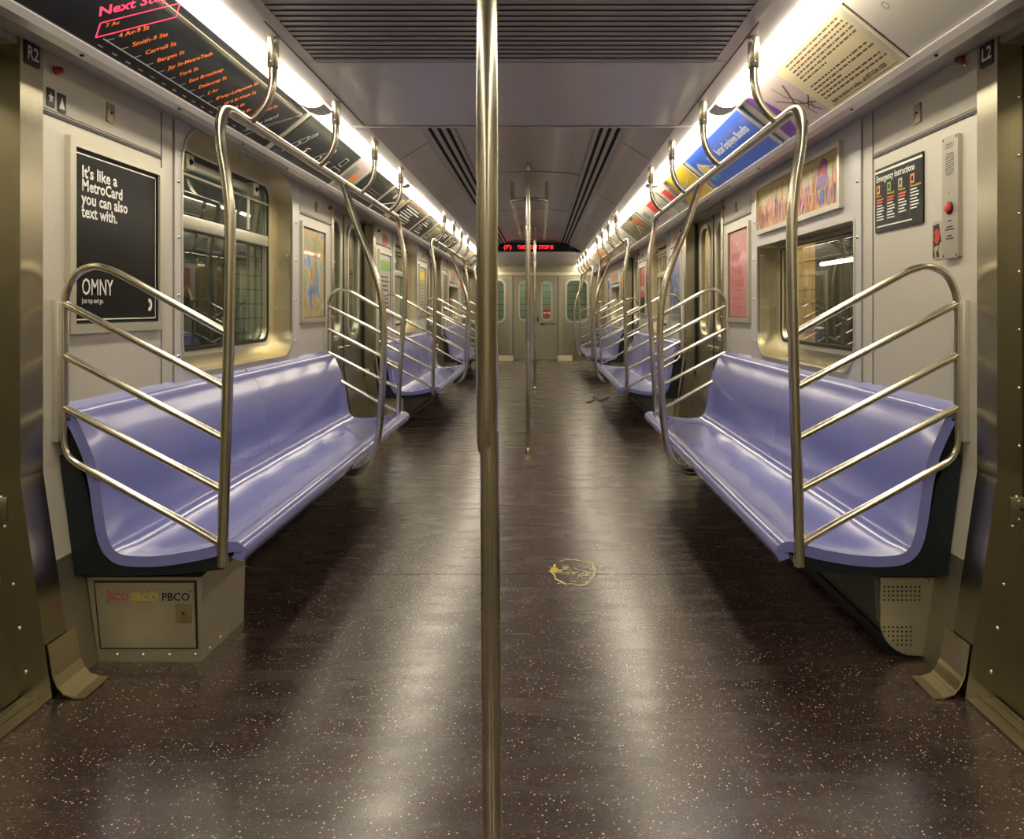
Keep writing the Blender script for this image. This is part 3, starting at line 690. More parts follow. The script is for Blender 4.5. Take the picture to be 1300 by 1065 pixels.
# ------------------------------------------------------------------ handrails
BR = 0.0165; GR = 0.0115; ZB = 1.722; DB = 0.858
def make_rail(S, y0, y1, label):
    t = thing('handrail', label, 'handrail', (S * 0.85, y0, 0.36), 'steel handrails around the benches')
    yb1 = y1 - 0.03
    q = MB(S); q.tube([(DB, y0 + 0.10, ZB), (DB, yb1 - 0.12, ZB)], BR, 'tube_steel', smooth=0); q.build('overhead_bar', t)
    near = [(0.858, y0, 0.352), (0.856, y0, 0.50), (0.846, y0, 0.80), (0.838, y0, 1.15), (0.836, y0, 1.38), (0.846, y0, 1.50), (0.862, y0, 1.60), (0.866, y0 + 0.004, 1.67), (0.864, y0 + 0.028, 1.712), (0.860, y0 + 0.065, ZB), (DB, y0 + 0.11, ZB)]
    q = MB(S); q.tube(near, BR, 'tube_steel'); q.build('end_pole', t)
    far = [(0.858, yb1, 0.352), (0.852, yb1, 0.60), (0.830, yb1, 0.95), (0.812, yb1, 1.25), (0.818, yb1, 1.45), (0.842, yb1, 1.60), (0.854, yb1 - 0.01, 1.68), (0.857, yb1 - 0.045, 1.716), (DB, yb1 - 0.10, ZB), (DB, yb1 - 0.13, ZB)]
    q = MB(S); q.tube(far, BR, 'tube_steel'); q.build('end_pole', t)
    ym = y0 + 1.40
    mid = [(DB, ym, ZB), (0.83, ym, 1.635), (0.785, ym, 1.50), (0.725, ym, 1.35), (0.680, ym, 1.20), (0.663, ym, 1.05), (0.664, ym, 0.85), (0.676, ym, 0.62), (0.692, ym, 0.48), (0.722, ym, 0.395), (0.772, ym, 0.345), (0.820, ym, 0.332), (0.85, ym, 0.345)]
    q = MB(S); q.tube(mid, BR, 'tube_steel'); q.build('curved_pole', t)
    for yy in (y0 + 0.20, y0 + 0.97, y0 + 1.74, y0 + 2.50):
        hp = [(DB, yy, ZB + 0.004), (0.835, yy, 1.737), (0.800, yy, 1.780), (0.781, yy, 1.835), (0.777, yy, 1.89), (0.777, yy, 1.96)]
        q = MB(S); q.tube(hp, 0.0135, 'tube_steel', 12); hg = q.build('hanger', t)
        q = MB(S); q.lathe([(0.0155, 1.895), (0.018, 1.899), (0.018, 1.993), (0.016, 1.995)], (0.777, yy, 0), 'tube_steel', 16); q.rivet((0.777, yy - 0.018, 1.912), 0.004, 'y'); q.build('collar', hg)
    for yy, dp in ((y0, 0.845), (yb1, 0.835)):
        wp = 1.330
        fr = [(dp, yy, 1.045), (1.00, yy, 1.131), (1.14, yy, 1.208), (1.195, yy, 1.234), (1.245, yy, 1.243), (1.290, yy, 1.223), (1.318, yy, 1.180), (wp, yy, 1.12), (wp, yy, 1.00), (wp, yy, 0.85), (wp, yy, 0.75), (1.324, yy, 0.70), (1.300, yy, 0.665), (1.25, yy, 0.635), (1.10, yy, 0.552), (0.96, yy, 0.475), (dp + 0.012, yy, 0.415)]
        q = MB(S); q.tube(fr, GR, 'tube_steel', 12); gf = q.build('guard_frame', t)
        for za, zb in ((1.135, 0.884), (0.980, 0.729), (0.825, 0.574)):
            q = MB(S); q.tube([(wp, yy, za), (dp + 0.005, yy, zb)], GR, 'tube_steel', 12, smooth=0); q.build('crossbar', t)
        q = MB(S); q.box(1.330, 1.352, yy - 0.028, yy + 0.028, 0.725, 1.145, 'frame_alu', 0.003); q.build('wall_bracket', t)
    return t
RL = {-1: ['curved steel handrail with ladder end guards around the near left bench', 'curved steel handrail around the second bench of the left row', 'curved steel handrail around the farthest left bench'],
      1: ['curved steel handrail with ladder end guards around the near right bench', 'curved steel handrail around the second bench of the right row', 'curved steel handrail around the farthest right bench']}
for S in (-1, 1):
    r0 = make_rail(S, Y0, Y1, RL[S][0])
    for k in (1, 2):
        c = copy_tree(r0, PER * k); c['label'] = RL[S][k]

# ------------------------------------------------------------------ centre poles and overhead loop
def pole(x, y, top, label, lean=0.0):
    t = thing('grab_pole', label, 'pole', (x, y, F), 'floor to ceiling poles in the doorways')
    q = MB(); q.tube([(x + lean, y, F), (x + lean * 0.4, y, 0.91)], 0.0165, 'tube_steel', 20, smooth=0); q.build('lower_tube', t)
    q = MB(); q.lathe([(0.012, 0.868), (0.016, 0.876), (0.0185, 0.893), (0.0185, 1.715), (0.0165, 1.73), (0.0155, 1.735)], (x, y, 0), 'tube_steel', 24)
    q.build('upper_sleeve', t)
    q = MB(); q.tube([(x, y, 1.72), (x, y, top)], 0.0158, 'tube_steel', 20, smooth=0); q.build('upper_tube', t)
    q = MB(); q.lathe([(0.026, F), (0.026, F + 0.03), (0.021, F + 0.04), (0.019, F + 0.045)], (x + lean, y, 0), 'tube_steel', 20); q.build('floor_socket', t)
    q = MB(); q.lathe([(0.019, top - 0.06), (0.022, top - 0.055), (0.022, top)], (x, y, 0), 'tube_steel', 20); q.build('ceiling_socket', t)
pole(-0.005, 1.32, 1.995, 'large steel pole in the foreground, standing at the centre of the picture', 0.010)
pole(0.0, 5.72, 2.20, 'steel floor to ceiling pole in the middle of the aisle at the second doorway')
pole(0.022, 10.15, 2.20, 'thin looking steel pole at the third doorway, just in front of the end door')
t = thing('overhead_grab_rail', 'rectangular steel grab rail hanging from the raised ceiling over the aisle', 'handrail', (0, 8.3, 2.0))
ya, yb, zz = 6.40, 10.0, 2.02
q = MB(); q.tube([(-0.145, ya + 0.10, zz), (-0.145, yb, zz)], 0.014, 'tube_steel', smooth=0); q.tube([(0.145, ya + 0.10, zz), (0.145, yb, zz)], 0.014, 'tube_steel', smooth=0); q.build('side_bars', t)
q = MB(); q.tube([(-0.145, ya + 0.12, zz), (-0.143, ya + 0.05, zz), (-0.12, ya + 0.015, zz), (0, ya, zz + 0.012), (0.12, ya + 0.015, zz), (0.143, ya + 0.05, zz), (0.145, ya + 0.12, zz)], 0.014, 'tube_steel'); q.build('front_bar', t)
q = MB(); q.tube([(-0.145, yb, zz), (0.145, yb, zz)], 0.014, 'tube_steel', smooth=0); q.build('rear_bar', t)
for x in (-0.145, 0.145):
    for y in (ya + 0.14, yb - 0.1):
        q = MB(); q.tube([(x, y, zz), (x, y, 2.197)], 0.015, 'tube_steel', smooth=0); q.build('drop_bracket', t)

# ------------------------------------------------------------------ under-bench boxes
t = thing('equipment_box', 'low steel equipment box with colour coded lettering under the near left bench', 'box', (-1.1, 2.5, F))
q = MB(-1); q.hexa([(0.948, 2.35, F), (1.262, 2.35, F), (1.262, 2.66, F), (0.938, 2.66, F)], [(0.948, 2.35, 0.298), (1.297, 2.35, 0.298), (1.297, 2.66, 0.32), (0.93, 2.66, 0.335)], 'vent_steel')
for x in (0.965, 1.045, 1.125, 1.205): q.rivet((x, 2.350, 0.062), 0.0065, 'y')
for i in range(7): q.rivet((1.262 - 0.004 * (6 - i) + 0.008, 2.3495, 0.10 + i * 0.028), 0.0025, 'y', 'ink_black')
for yy in (2.40, 2.48, 2.56, 2.64): q.rivet((0.945, yy, 0.06), 0.0055, 'x')
q.build('body', t)
q = MB(-1); q.hexa([(0.962, 2.344, 0.085), (1.250, 2.344, 0.085), (1.250, 2.349, 0.085), (0.962, 2.349, 0.085)], [(0.968, 2.344, 0.283), (1.270, 2.344, 0.283), (1.270, 2.349, 0.283), (0.968, 2.349, 0.283)], 'vent_steel')
pl = q.build('access_door', t)
q = MB(-1); q.hexa([(0.957, 2.347, 0.080), (1.256, 2.347, 0.080), (1.256, 2.3495, 0.080), (0.957, 2.3495, 0.080)], [(0.962, 2.347, 0.288), (1.276, 2.347, 0.288), (1.276, 2.3495, 0.288), (0.962, 2.3495, 0.288)], 'ink_black'); q.build('door_gap', t)
q = MB(-1); q.box(0.975, 1.022, 2.339, 2.345, 0.165, 0.218, 'brass_plate', 0.001); q.rivet((0.998, 2.339, 0.192), 0.004, 'y', 'ink_black'); q.build('lock_plate', t)
fr = (Vector((-1.235, 2.3435, 0.222)), Vector((1, 0, 0)), Vector((0, 0, 1)))
q = MB(); q.fr_box(fr, 0, 0.262, 0, 0.040, 0.002, 'intercom')
q.text(fr, 'BCO', 0.006, 0.008, 0.034, 'ink_rust', w=0.062, bold=0.015, lift=0.003); q.text(fr, 'SBCO', 0.077, 0.008, 0.034, 'ink_yellow', w=0.082, bold=0.015, lift=0.003); q.text(fr, 'PBCO', 0.170, 0.008, 0.034, 'ink_black', w=0.084, bold=0.015, lift=0.003)
for u in (0.005, 0.13, 0.257):
    for v in (0.004, 0.036): q.fr_disc(fr, (u, v), 0.0028, 'rivet_steel', 0.0035)
q.build('label_strip', t)

t = thing('vent_panel', 'perforated steel vent panel with a rounded corner under the near right bench', 'vent', (1.22, 2.37, F))
q = MB(1)
pr = [(1.305, 0.29), (1.134, 0.29), (1.134, 0.155)] + [(1.134 + 0.105 * (1 - math.cos(a)), 0.155 - 0.105 * math.sin(a)) for a in [math.pi / 2 * k / 8 for k in range(1, 9)]] + [(1.266, 0.05)]
q.prism(pr, 2.368, 2.376, 'vent_steel'); q.build('panel', t)
q = MB(1)
for r in range(4):
    for c in range(9): q.rivet((1.146 + c * 0.0135, 2.368, 0.262 - r * 0.0135), 0.0032, 'y', 'gap', -0.3)
for r in range(5):
    for c in range(7):
        if c >= r - 1: q.rivet((1.146 + c * 0.0135 , 2.368, 0.138 - r * 0.0135), 0.0032, 'y', 'gap', -0.3)
q.build('perforation', t)
q = MB(1)
for x in (1.185, 1.28): q.rivet((x, 2.368, 0.282), 0.0055, 'y')
q.build('rivet', t)
for S in (-1, 1):
    for k in range(3):
        a = Y0 + k * PER + (0.38 if (S < 0 and k == 0) else 0.09); e = Y1 + k * PER - 0.05
        q = MB(S); q.prism([(1.30, 0.325), (1.118, 0.325), (1.126, 0.16), (1.18, 0.085), (1.26, 0.075)], a, e, 'heater_grey')
        h = q.build('heater_cover', None, ['dark heater cover under the near %s bench', 'dark heater cover under the second bench of the %s row', 'dark heater cover under the farthest %s bench'][k] % NAMES[S], 'heater', 'heater covers under the benches')
        q = MB(S); q.box(1.17, 1.27, a + 0.01, e - 0.01, F, 0.085, 'black'); q.build('recess_shadow', h)  # black block stands in for the shadow in the recess under the cover
        if not (k == 0):
            q = MB(S); q.prism([(1.30, 0.315), (1.13, 0.315), (1.136, 0.15), (1.18, 0.06), (1.262, 0.05)], a - 0.012, a - 0.001, 'vent_steel'); q.build('end_plate', h)

# ------------------------------------------------------------------ posters, signs, fittings on the walls
def poster(S, y0, y1, z0, z1, label, base, draw=None, group=None, name='poster', frame=True):
    t = thing(name, label, 'poster', (S * 1.345, (y0 + y1) / 2, z0), group)
    m_ = 0.030
    if frame:
        q = MB(S); q.ring((y0, y1, z0, z1, 0.004), (y0 + m_, y1 - m_, z0 + m_, z1 - m_, 0.003), 1.332, 1.3505, 'frame_alu')
        q.ring((y0 + m_ - 0.004, y1 - m_ + 0.004, z0 + m_ - 0.004, z1 - m_ + 0.004, 0.003), (y0 + m_ + 0.004, y1 - m_ - 0.004, z0 + m_ + 0.004, z1 - m_ - 0.004, 0.003), 1.340, 1.346, 'ink_black'); q.build('poster_frame', t)
    else: m_ = 0
    q = MB(S); q.plate((y0 + m_ - 0.002, y1 - m_ + 0.002, z0 + m_ - 0.002, z1 - m_ + 0.002, 0.002), 1.344, 1.3495, base)
    fr = wallframe(S, (y0 + m_) if S < 0 else (y1 - m_), z0 + m_, 1.344)
    W, H = y1 - y0 - 2 * m_, z1 - z0 - 2 * m_
    if draw: draw(q, fr, W, H)
    q.build('printed_sheet', t)
    return t
def d_metro(q, fr, W, H):
    q.fr_frame(fr, 0.012, W - 0.012, 0.012, H - 0.012, 0.004, 'ink_white')
    for i, (s_, w_) in enumerate((("It's like a", 0.200), ('MetroCard', 0.232), ('you can also', 0.270), ('text with.', 0.203))):
        q.text(fr, s_, 0.045, H - 0.085 - i * 0.0415, 0.052, 'ink_white', w=w_, bold=0.026)
    q.text(fr, 'OMNY', 0.045, 0.092, 0.075, 'ink_white', w=0.175, bold=0.006)
    q.text(fr, 'Just tap and go.', 0.047, 0.066, 0.022, 'ink_white', w=0.120, bold=0.01)
    q.fr_disc(fr, (W - 0.058, 0.062), 0.020, 'ink_white', ry=0.023); q.fr_disc(fr, (W - 0.064, 0.062), 0.010, 'poster_black', 0.0011); q.fr_rect(fr, W - 0.082, W - 0.066, 0.036, 0.088, 'poster_black', 0.0012)
poster(-1, 2.325, 2.905, 1.04, 1.645, 'black poster with bold white lettering and a white outline, beside the first window', 'poster_black', d_metro)
def d_map(q, fr, W, H):
    r = random.Random(3)
    for c in ('ink_blue', 'ink_orange', 'ink_green', 'ink_yellow', 'ink_red'):
        p = Vector((r.random() * W * 0.5 + 0.1, 0.03))
        while p.y < H - 0.06:
            n_ = p + Vector(((r.random() - 0.45) * 0.1, 0.06)); n_.x = min(W - 0.03, max(0.03, n_.x)); q.fr_line(fr, p, n_, 0.005, c); p = n_
poster(-1, 4.60, 5.14, 1.03, 1.645, 'colourful transit map poster in a steel frame at the end of the near left bench', 'map_print', d_map)
def d_pink(q, fr, W, H):
    r = random.Random(2)
    for row in range(3):
        v = H - 0.20 - row * 0.085
        for k in range(5 + row):
            u = 0.07 + k * 0.045
            q.fr_line(fr, (u, v), (u + r.uniform(-.01, .012), v + 0.06), 0.007, 'ink_red'); q.fr_line(fr, (u, v + r.choice([0.0, 0.03, 0.058])), (u + 0.028, v + r.uniform(0.01, 0.06)), 0.006, 'ink_red')
    q.fr_line(fr, (0.05, H - 0.03), (0.2, H - 0.10), 0.006, 'ink_white'); q.fr_line(fr, (0.2, H - 0.10), (W - 0.1, H - 0.02), 0.006, 'ink_white')
    for v in (0.20, 0.17, 0.12, 0.06): q.fr_rect(fr, 0.1, W - 0.16, v, v + 0.006, 'ink_rust')
poster(1, 4.60, 5.14, 1.03, 1.645, 'pink poster with red hand lettering at the end of the near right bench', 'card_pink', d_pink)
def d_lines(c1, c2):
    def d(q, fr, W, H):
        q.fr_rect(fr, 0.03, W - 0.03, H * 0.72, H * 0.9, c1)
        for v in range(8): q.fr_rect(fr, 0.05, W - 0.08 - 0.03 * (v % 3), 0.05 + v * 0.04, 0.062 + v * 0.04, c2)
    return d
a = SECT[1]
poster(-1, a + 0.11, a + 0.69, 1.04, 1.645, 'pale printed notice in a frame just past the second left doorway', 'card_pale', d_lines('ink_green', 'ink_black'))
poster(-1, a + 2.385, a + 2.925, 1.03, 1.645, 'cream printed notice in a frame at the far end of the second left bench', 'card_cream', d_lines('ink_yellow', 'ink_grey'))
poster(1, a + 0.11, a + 0.69, 1.04, 1.645, 'dark blue poster in a frame just past the second right doorway', 'blue_print', None)
def d_redb(q, fr, W, H): q.fr_rect(fr, 0, W, 0, H * 0.35, 'poster_black'); q.text(fr, 'dealing', 0.05, H * 0.5, 0.1, 'ink_white', w=0.3, bold=0.01)
poster(1, a + 2.385, a + 2.925, 1.03, 1.645, 'red poster with a black foot at the far end of the second right bench', 'card_red', d_redb)
a = SECT[2]
poster(-1, a + 0.11, a + 0.69, 1.04, 1.645, 'dark printed poster in a frame past the third left doorway', 'nature_print', None)
poster(-1, a + 2.385, a + 2.925, 1.03, 1.645, 'pale poster in a frame at the far end of the left wall', 'card_pale', d_lines('ink_red', 'ink_grey'))
poster(1, a + 0.11, a + 0.69, 1.04, 1.645, 'cream poster in a frame past the third right doorway', 'card_cream', d_lines('ink_orange', 'ink_black'))
poster(1, a + 2.385, a + 2.925, 1.03, 1.645, 'mauve poster in a frame at the far end of the right wall', 'card_mauve', d_lines('ink_blue', 'ink_grey'))
# emergency notice
def d_em(q, fr, W, H):
    q.fr_rect(fr, 0.0, W, H - 0.016, H - 0.008, 'ink_white')
    q.text(fr, 'Emergency Instructions', 0.010, H - 0.048, 0.034, 'ink_white', w=W * 0.82, bold=0.02)
    for c, (m_, tw, nrow, t_) in enumerate((('ink_orange', 'ink_yellow', 9, 'Fire'), ('ink_green', 'ink_yellow', 6, 'Medical'), ('card_pale', 'ink_yellow', 5, 'Police'), ('ink_orange', 'ink_yellow', 7, 'Evacuation'))):
        u = 0.012 + c * W * 0.245
        q.fr_rect(fr, u, u + 0.028, H - 0.092, H - 0.060, m_); q.fr_rect(fr, u + 0.008, u + 0.020, H - 0.084, H - 0.068, 'poster_black', 0.0012)
        q.text(fr, t_, u, H - 0.104, 0.012, tw, w=0.012 + 0.006 * len(t_), bold=0.01)
        if c < 3: q.fr_rect(fr, u, u + 0.055, H - 0.118, H - 0.111, 'ink_rust'); q.fr_rect(fr, u, u + 0.050, H - 0.128, H - 0.121, 'ink_rust')
        for r in range(nrow):
            v = H - (0.138 if c < 3 else 0.115) - r * 0.0105
            if v > 0.035: q.fr_rect(fr, u, u + (0.058 if r % 3 else 0.045), v, v + 0.0045, 'ink_white')
        q.fr_rect(fr, u - 0.006, u - 0.0052, 0.03, H - 0.06, 'ink_grey')
    q.fr_rect(fr, 0.012, W * 0.8, 0.016, 0.021, 'ink_white')
poster(1, 2.53, 2.885, 1.402, 1.634, 'black emergency instructions notice with four columns, stuck on the right wall', 'poster_black', d_em, name='notice', frame=False)
# intercom
t = thing('intercom', 'tall narrow metal intercom plate with a round red button on the right wall', 'intercom', (1.345, 2.36, 1.27))
q = MB(1); q.plate((2.302, 2.392, 1.272, 1.645, 0.008), 1.336, 1.3505, 'intercom')
cp = q; q = MB(1); q.lathe([(0.020, 0), (0.020, -0.003), (0.017, -0.004)], (1.336, 2.347, 1.425), 'ink_black', 20, 'x'); q.lathe([(0.014, 0), (0.014, -0.008), (0.010, -0.010)], (1.334, 2.347, 1.425), 'ink_red', 20, 'x'); q.build('call_button', t)
q = cp; fr = wallframe(1, 2.392, 1.272, 1.336)
q.text(fr, 'EMERGENCY\nINTERCOM', 0.02, 0.345, 0.011, 'ink_black', w=0.05)
for r in range(10): q.fr_rect(fr, 0.020 + (0.004 if r in (0, 9) else 0), 0.070 - (0.004 if r in (0, 9) else 0), 0.255 + r * 0.007, 0.2575 + r * 0.007, 'ink_black')
for v, w_ in ((0.112, 0.022), (0.094, 0.036), (0.086, 0.05), (0.066, 0.030), (0.058, 0.044)): q.fr_rect(fr, 0.045 - w_ / 2, 0.045 + w_ / 2, v, v + 0.004, 'ink_black')
q.fr_disc(fr, (0.042, 0.20), 0.004, 'ink_grey')
for u, v in ((0.008, 0.008), (0.082, 0.008), (0.008, 0.365), (0.082, 0.365)): q.fr_disc(fr, (u, v), 0.004, 'ink_black')
q.build('cover_plate', t)
q = MB(1); q.plate((2.405, 2.475, 1.275, 1.395, 0.012), 1.3475, 1.350, 'card_cream'); fr = wallframe(1, 2.475, 1.275, 1.3475)
q.fr_poly(fr, [(0.006, 0.006), (0.045, 0.006), (0.040, 0.03), (0.048, 0.05), (0.058, 0.055), (0.050, 0.08), (0.044, 0.112), (0.008, 0.108)], 'ink_black', 0.0006)
q.fr_disc(fr, (0.030, 0.073), 0.017, 'ink_red', 0.001, ry=0.024); q.fr_disc(fr, (0.012, 0.075), 0.007, 'ink_grey', 0.001, ry=0.014)
q.fr_poly(fr, [(0.014, 0.038), (0.040, 0.045), (0.042, 0.036), (0.026, 0.020), (0.030, 0.006), (0.02, 0.006)], 'card_cream', 0.0012)
q.build('sticker', None, 'small white sticker with a red button picture, just below the notice on the right wall', 'sticker')
# indicator lamps
for S, y, z in ((-1, 2.262, 1.818), (1, 2.278, 1.852), (-1, 5.215, 1.80), (1, 5.215, 1.80), (-1, 6.77, 1.80), (1, 6.77, 1.80), (-1, 9.715, 1.80), (1, 9.715, 1.80)):
    k = round((y - 2.26) / 1.5)
    lb = {0: 'by the door label nearest the camera', 2: 'past the poster at the end of the bench', 3: 'at the near end of the second bench', 5: 'at the far end of the second bench'}[k]
    t = thing('indicator_lamp', 'red dome lamp on the %s wall, %s' % (NAMES[S], lb), 'lamp', (S * 1.345, y, z), 'red indicator lamps')
    q = MB(S); q.lathe([(0.017, 0), (0.017, -0.006), (0.013, -0.010)], (1.350, y, z), 'rivet_steel', 18, 'x'); q.build('bezel', t)
    q = MB(S); q.lathe([(0.0125, 0), (0.0125, -0.012), (0.010, -0.022), (0.005, -0.027), (0.001, -0.028)], (1.342, y, z), 'indicator_red', 18, 'x'); q.build('dome', t)
# door label plates
for S, tx in ((-1, 'R2'), (1, 'L2')):
    q = MB(S); q.plate((2.133, 2.197, 1.80, 1.872, 0.006) if S < 0 else (2.135, 2.197, 1.80, 1.872, 0.006), 1.3415, 1.345, 'ink_black')
    fr = wallframe(S, 2.133 if S < 0 else 2.197, 1.80, 1.3415); q.text(fr, tx, 0.009, 0.018, 0.052, 'ink_white', w=0.046, bold=0.02)
    q.build('label_plate', None, 'small black plate reading %s on the steel door jamb' % tx, 'sign')
q = MB(-1); q.plate((2.232, 2.268, 1.708, 1.762, 0.004), 1.3435, 1.3465, 'ink_black'); fr = wallframe(-1, 2.25, 1.735, 1.3435)
q.fr_poly(fr, [((0.014 if i % 2 == 0 else 0.006) * math.sin(i * math.pi / 5), (0.018 if i % 2 == 0 else 0.007) * math.cos(i * math.pi / 5)) for i in range(10)], 'ink_white')
q.build('star_sticker', None, 'small black sticker with a white star under the red lamp', 'sticker')
q = MB(-1); q.plate((2.282, 2.322, 1.703, 1.760, 0.004), 1.3435, 1.3465, 'ink_black'); fr = wallframe(-1, 2.302, 1.732, 1.3435)
q.fr_poly(fr, [(-0.014, -0.018), (0.014, -0.018), (0, 0.020)], 'ink_white')
q.build('triangle_sticker', None, 'small black sticker with a white triangle beside the star sticker', 'sticker')
q = MB(-1); q.plate((7.02, 7.20, 1.70, 1.80, 0.01), 1.343, 1.3455, 'ink_red'); q.build('red_sticker', None, 'red sticker high on the left wall past the second doorway', 'sticker')
q = MB(1); q.plate((7.02, 7.20, 1.70, 1.80, 0.01), 1.343, 1.3455, 'ink_orange'); q.build('orange_sticker', None, 'orange red sticker high on the right wall past the second doorway', 'sticker')

# ------------------------------------------------------------------ adverts in the racks
def card(S, ya, yb, base, label, draw=None, name='advert_card', grp=True):
    fr = cardframe(S, ya if S < 0 else yb, 0.0035)
    q = MB(); W = yb - ya; q.fr_box(fr, 0, W, 0.006, CH - 0.010, 0.0025, base)
    fr2 = (fr[0] + fr[1].cross(fr[2]) * 0.0025, fr[1], fr[2])
    if draw: draw(q, fr2, W, CH)
    o = q.build(name, None, label, 'advert', ('adverts in the %s rack' % NAMES[S]) if grp else None)
    fr = cardframe(S, yb if S < 0 else ya, 0.0035)
    q = MB(); q.fr_box(fr, 0.008 if S < 0 else -0.008, 0.042 if S < 0 else -0.042, 0.0, CH - 0.004, 0.006, 'frame_alu')
    sp = q.build('rack_divider', bpy.data.objects['trim_%d' % (1 if S < 0 else 2)])
    return o
def d_strip(q, fr, W, H):
    # W runs from y = 1.0; the part in view is 1.9 - 3.5
    o = 1.0
    q.fr_line(fr, (1.15, 0.044), (W - 0.08, 0.044), 0.004, 'line_grey')
    names = ['4 Av-9 St', 'Smith-9 Sts', 'Carroll St', 'Bergen St', 'Jay St-MetroTech', 'York St', 'East Broadway', 'Delancey St', '2 Av', "B'way-Lafayette St", 'W 4 St-Wash Sq', '14 St', '23 St', '34 St-Herald Sq']
    for i, s_ in enumerate(names):
        u = 1.165 + i * 0.073
        q.fr_line(fr, (u, 0.044), (u + 0.016, 0.062), 0.003, 'line_grey')
        q.text(fr, s_, u + 0.026, 0.070, 0.027, 'led_orange', w=0.0100 * len(s_) + 0.004, rot=math.radians(52), bold=0.012)
        q.fr_rect(fr, u - 0.01, u + 0.015, 0.018, 0.023, 'ink_grey')
    q.text(fr, 'Next Stop', 1.062, 0.090, 0.050, 'led_red', w=0.21, rot=math.radians(50), bold=0.02)
    pts = [Vector((1.125, .035)), Vector((1.287, .223)), Vector((1.245, .262)), Vector((1.090, .078))]
    for i in range(4): q.fr_line(fr, pts[i], pts[(i + 1) % 4], 0.0045, 'led_red')
    q.text(fr, '7 Av', 1.118, 0.075, 0.022, 'led_orange', w=0.04, rot=math.radians(50), bold=0.01)
    q.fr_line(fr, (0.3, H - 0.035), (W - 0.02, H - 0.035), 0.003, 'card_cream'); q.fr_line(fr, (W - 0.24, 0.012), (W - 0.02, H - 0.035), 0.003, 'line_grey'); q.fr_line(fr, (W - 0.28, 0.02), (W - 0.03, H - 0.05), 0.003, 'line_grey')
    q.text(fr, 'Coney Island', W - 0.27, 0.03, 0.035, 'ink_white', w=0.16, rot=math.radians(52))
card(-1, 1.00, 3.49, 'display_black', 'long black electronic route display with orange station names and red next stop lettering', d_strip, 'route_display', False)
def d_mech(q, fr, W, H):
    for (u, r, l_) in ((0.16, 0.9, 0.22), (0.52, 0.75, 0.2)):
        c = Vector((u, 0.12)); d = Vector((math.cos(r), math.sin(r))); n_ = Vector((-d.y, d.x))
        for s0, s1, w_ in ((-0.10, -0.05, 0.010), (-0.05, 0.05, 0.020), (0.05, 0.11, 0.010)):
            pts = [c + d * s0 - n_ * w_, c + d * s1 - n_ * w_, c + d * s1 + n_ * w_, c + d * s0 + n_ * w_]
            for i in range(4): q.fr_line(fr, pts[i], pts[(i + 1) % 4], 0.0035, 'ink_white')
        q.fr_disc(fr, tuple(c + d * 0.0), 0.008, 'ink_white'); q.fr_disc(fr, (u + 0.14, 0.10), 0.012, 'ink_white'); q.fr_line(fr, (u + 0.12, 0.115), (u + 0.17, 0.125), 0.004, 'ink_white')
    q.fr_frame(fr, W - 0.20, W - 0.06, 0.06, 0.12, 0.003, 'ink_white'); q.fr_frame(fr, W - 0.17, W - 0.10, 0.14, 0.2, 0.003, 'ink_white')
card(-1, 3.56, 4.54, 'card_black', 'black advert card with white outline drawings, next to the route display', d_mech)
def d_cream(q, fr, W, H): q.fr_rect(fr, 0.02, W * 0.45, 0.03, 0.2, 'ink_grey'); q.fr_disc(fr, (W * 0.7, 0.12), 0.05, 'ink_orange')
card(-1, 4.58, 4.86, 'card_mauve', 'narrow pale advert card between two black cards in the left rack', d_cream)
def d_bird(q, fr, W, H):
    q.fr_disc(fr, (0.2, 0.15), 0.016, 'ink_white'); q.fr_line(fr, (0.17, 0.17), (0.25, 0.165), 0.006, 'ink_white'); q.fr_line(fr, (0.2, 0.13), (0.26, 0.15), 0.004, 'ink_white')
    for i in range(5): q.fr_rect(fr, 0.3, W - 0.06 - 0.03 * (i % 2), 0.045 + i * 0.022, 0.052 + i * 0.022, 'ink_grey')
card(-1, 4.90, 5.58, 'card_black', 'black advert card with a small white bird and grey lines of text', d_bird)
def d_cloud(q, fr, W, H): q.fr_line(fr, (0.08, 0.06), (0.4, 0.16), 0.014, 'ink_white'); q.fr_rect(fr, W - 0.14, W - 0.02, 0.02, 0.22, 'card_cream'); q.fr_disc(fr, (0.25, 0.2), 0.03, 'card_pale')
card(-1, 5.62, 6.24, 'card_black', 'black advert card with one white diagonal stroke over the second left doorway', d_cloud)
def d_txt(seed):
    def d(q, fr, W, H):
        r = random.Random(seed); q.fr_frame(fr, 0.01, W - 0.01, 0.014, H - 0.02, 0.006, r.choice(['card_cream', 'card_orange', 'card_mauve']))
        for i in range(7):
            u0 = 0.05 + r.random() * 0.12; q.fr_rect(fr, u0, u0 + (W - 0.3) * (0.5 + 0.5 * r.random()), 0.04 + i * 0.026, 0.052 + i * 0.026, r.choice(['ink_white', 'card_pale', 'card_pale']))
    return d
LC = [(6.30, 7.28, 'card_black', 'dark advert card with pale handwriting in an orange border, first past the second left doorway'),
      (7.34, 8.00, 'card_black', 'shorter dark advert card covered in pale writing in the left rack'),
      (8.06, 8.66, 'nature_print', 'brownish dark advert card in the left rack above the second bench'),
      (8.72, 9.36, 'card_black', 'plain black advert card at the far end of the second left bench'),
      (9.42, 10.2, 'card_black', 'dark advert card over the third left doorway'),
      (10.3, 11.3, 'card_pale', 'pale advert card past the third left doorway'),
      (11.4, 12.5, 'card_cream', 'cream advert card above the farthest left bench'),
      (12.6, 13.8, 'card_black', 'black advert card near the end of the left rack'),
      (13.9, 15.2, 'card_pale', 'last pale advert card of the left rack')]
for i, (a, e, m_, lb) in enumerate(LC): card(-1, a, e, m_, lb, d_txt(i))
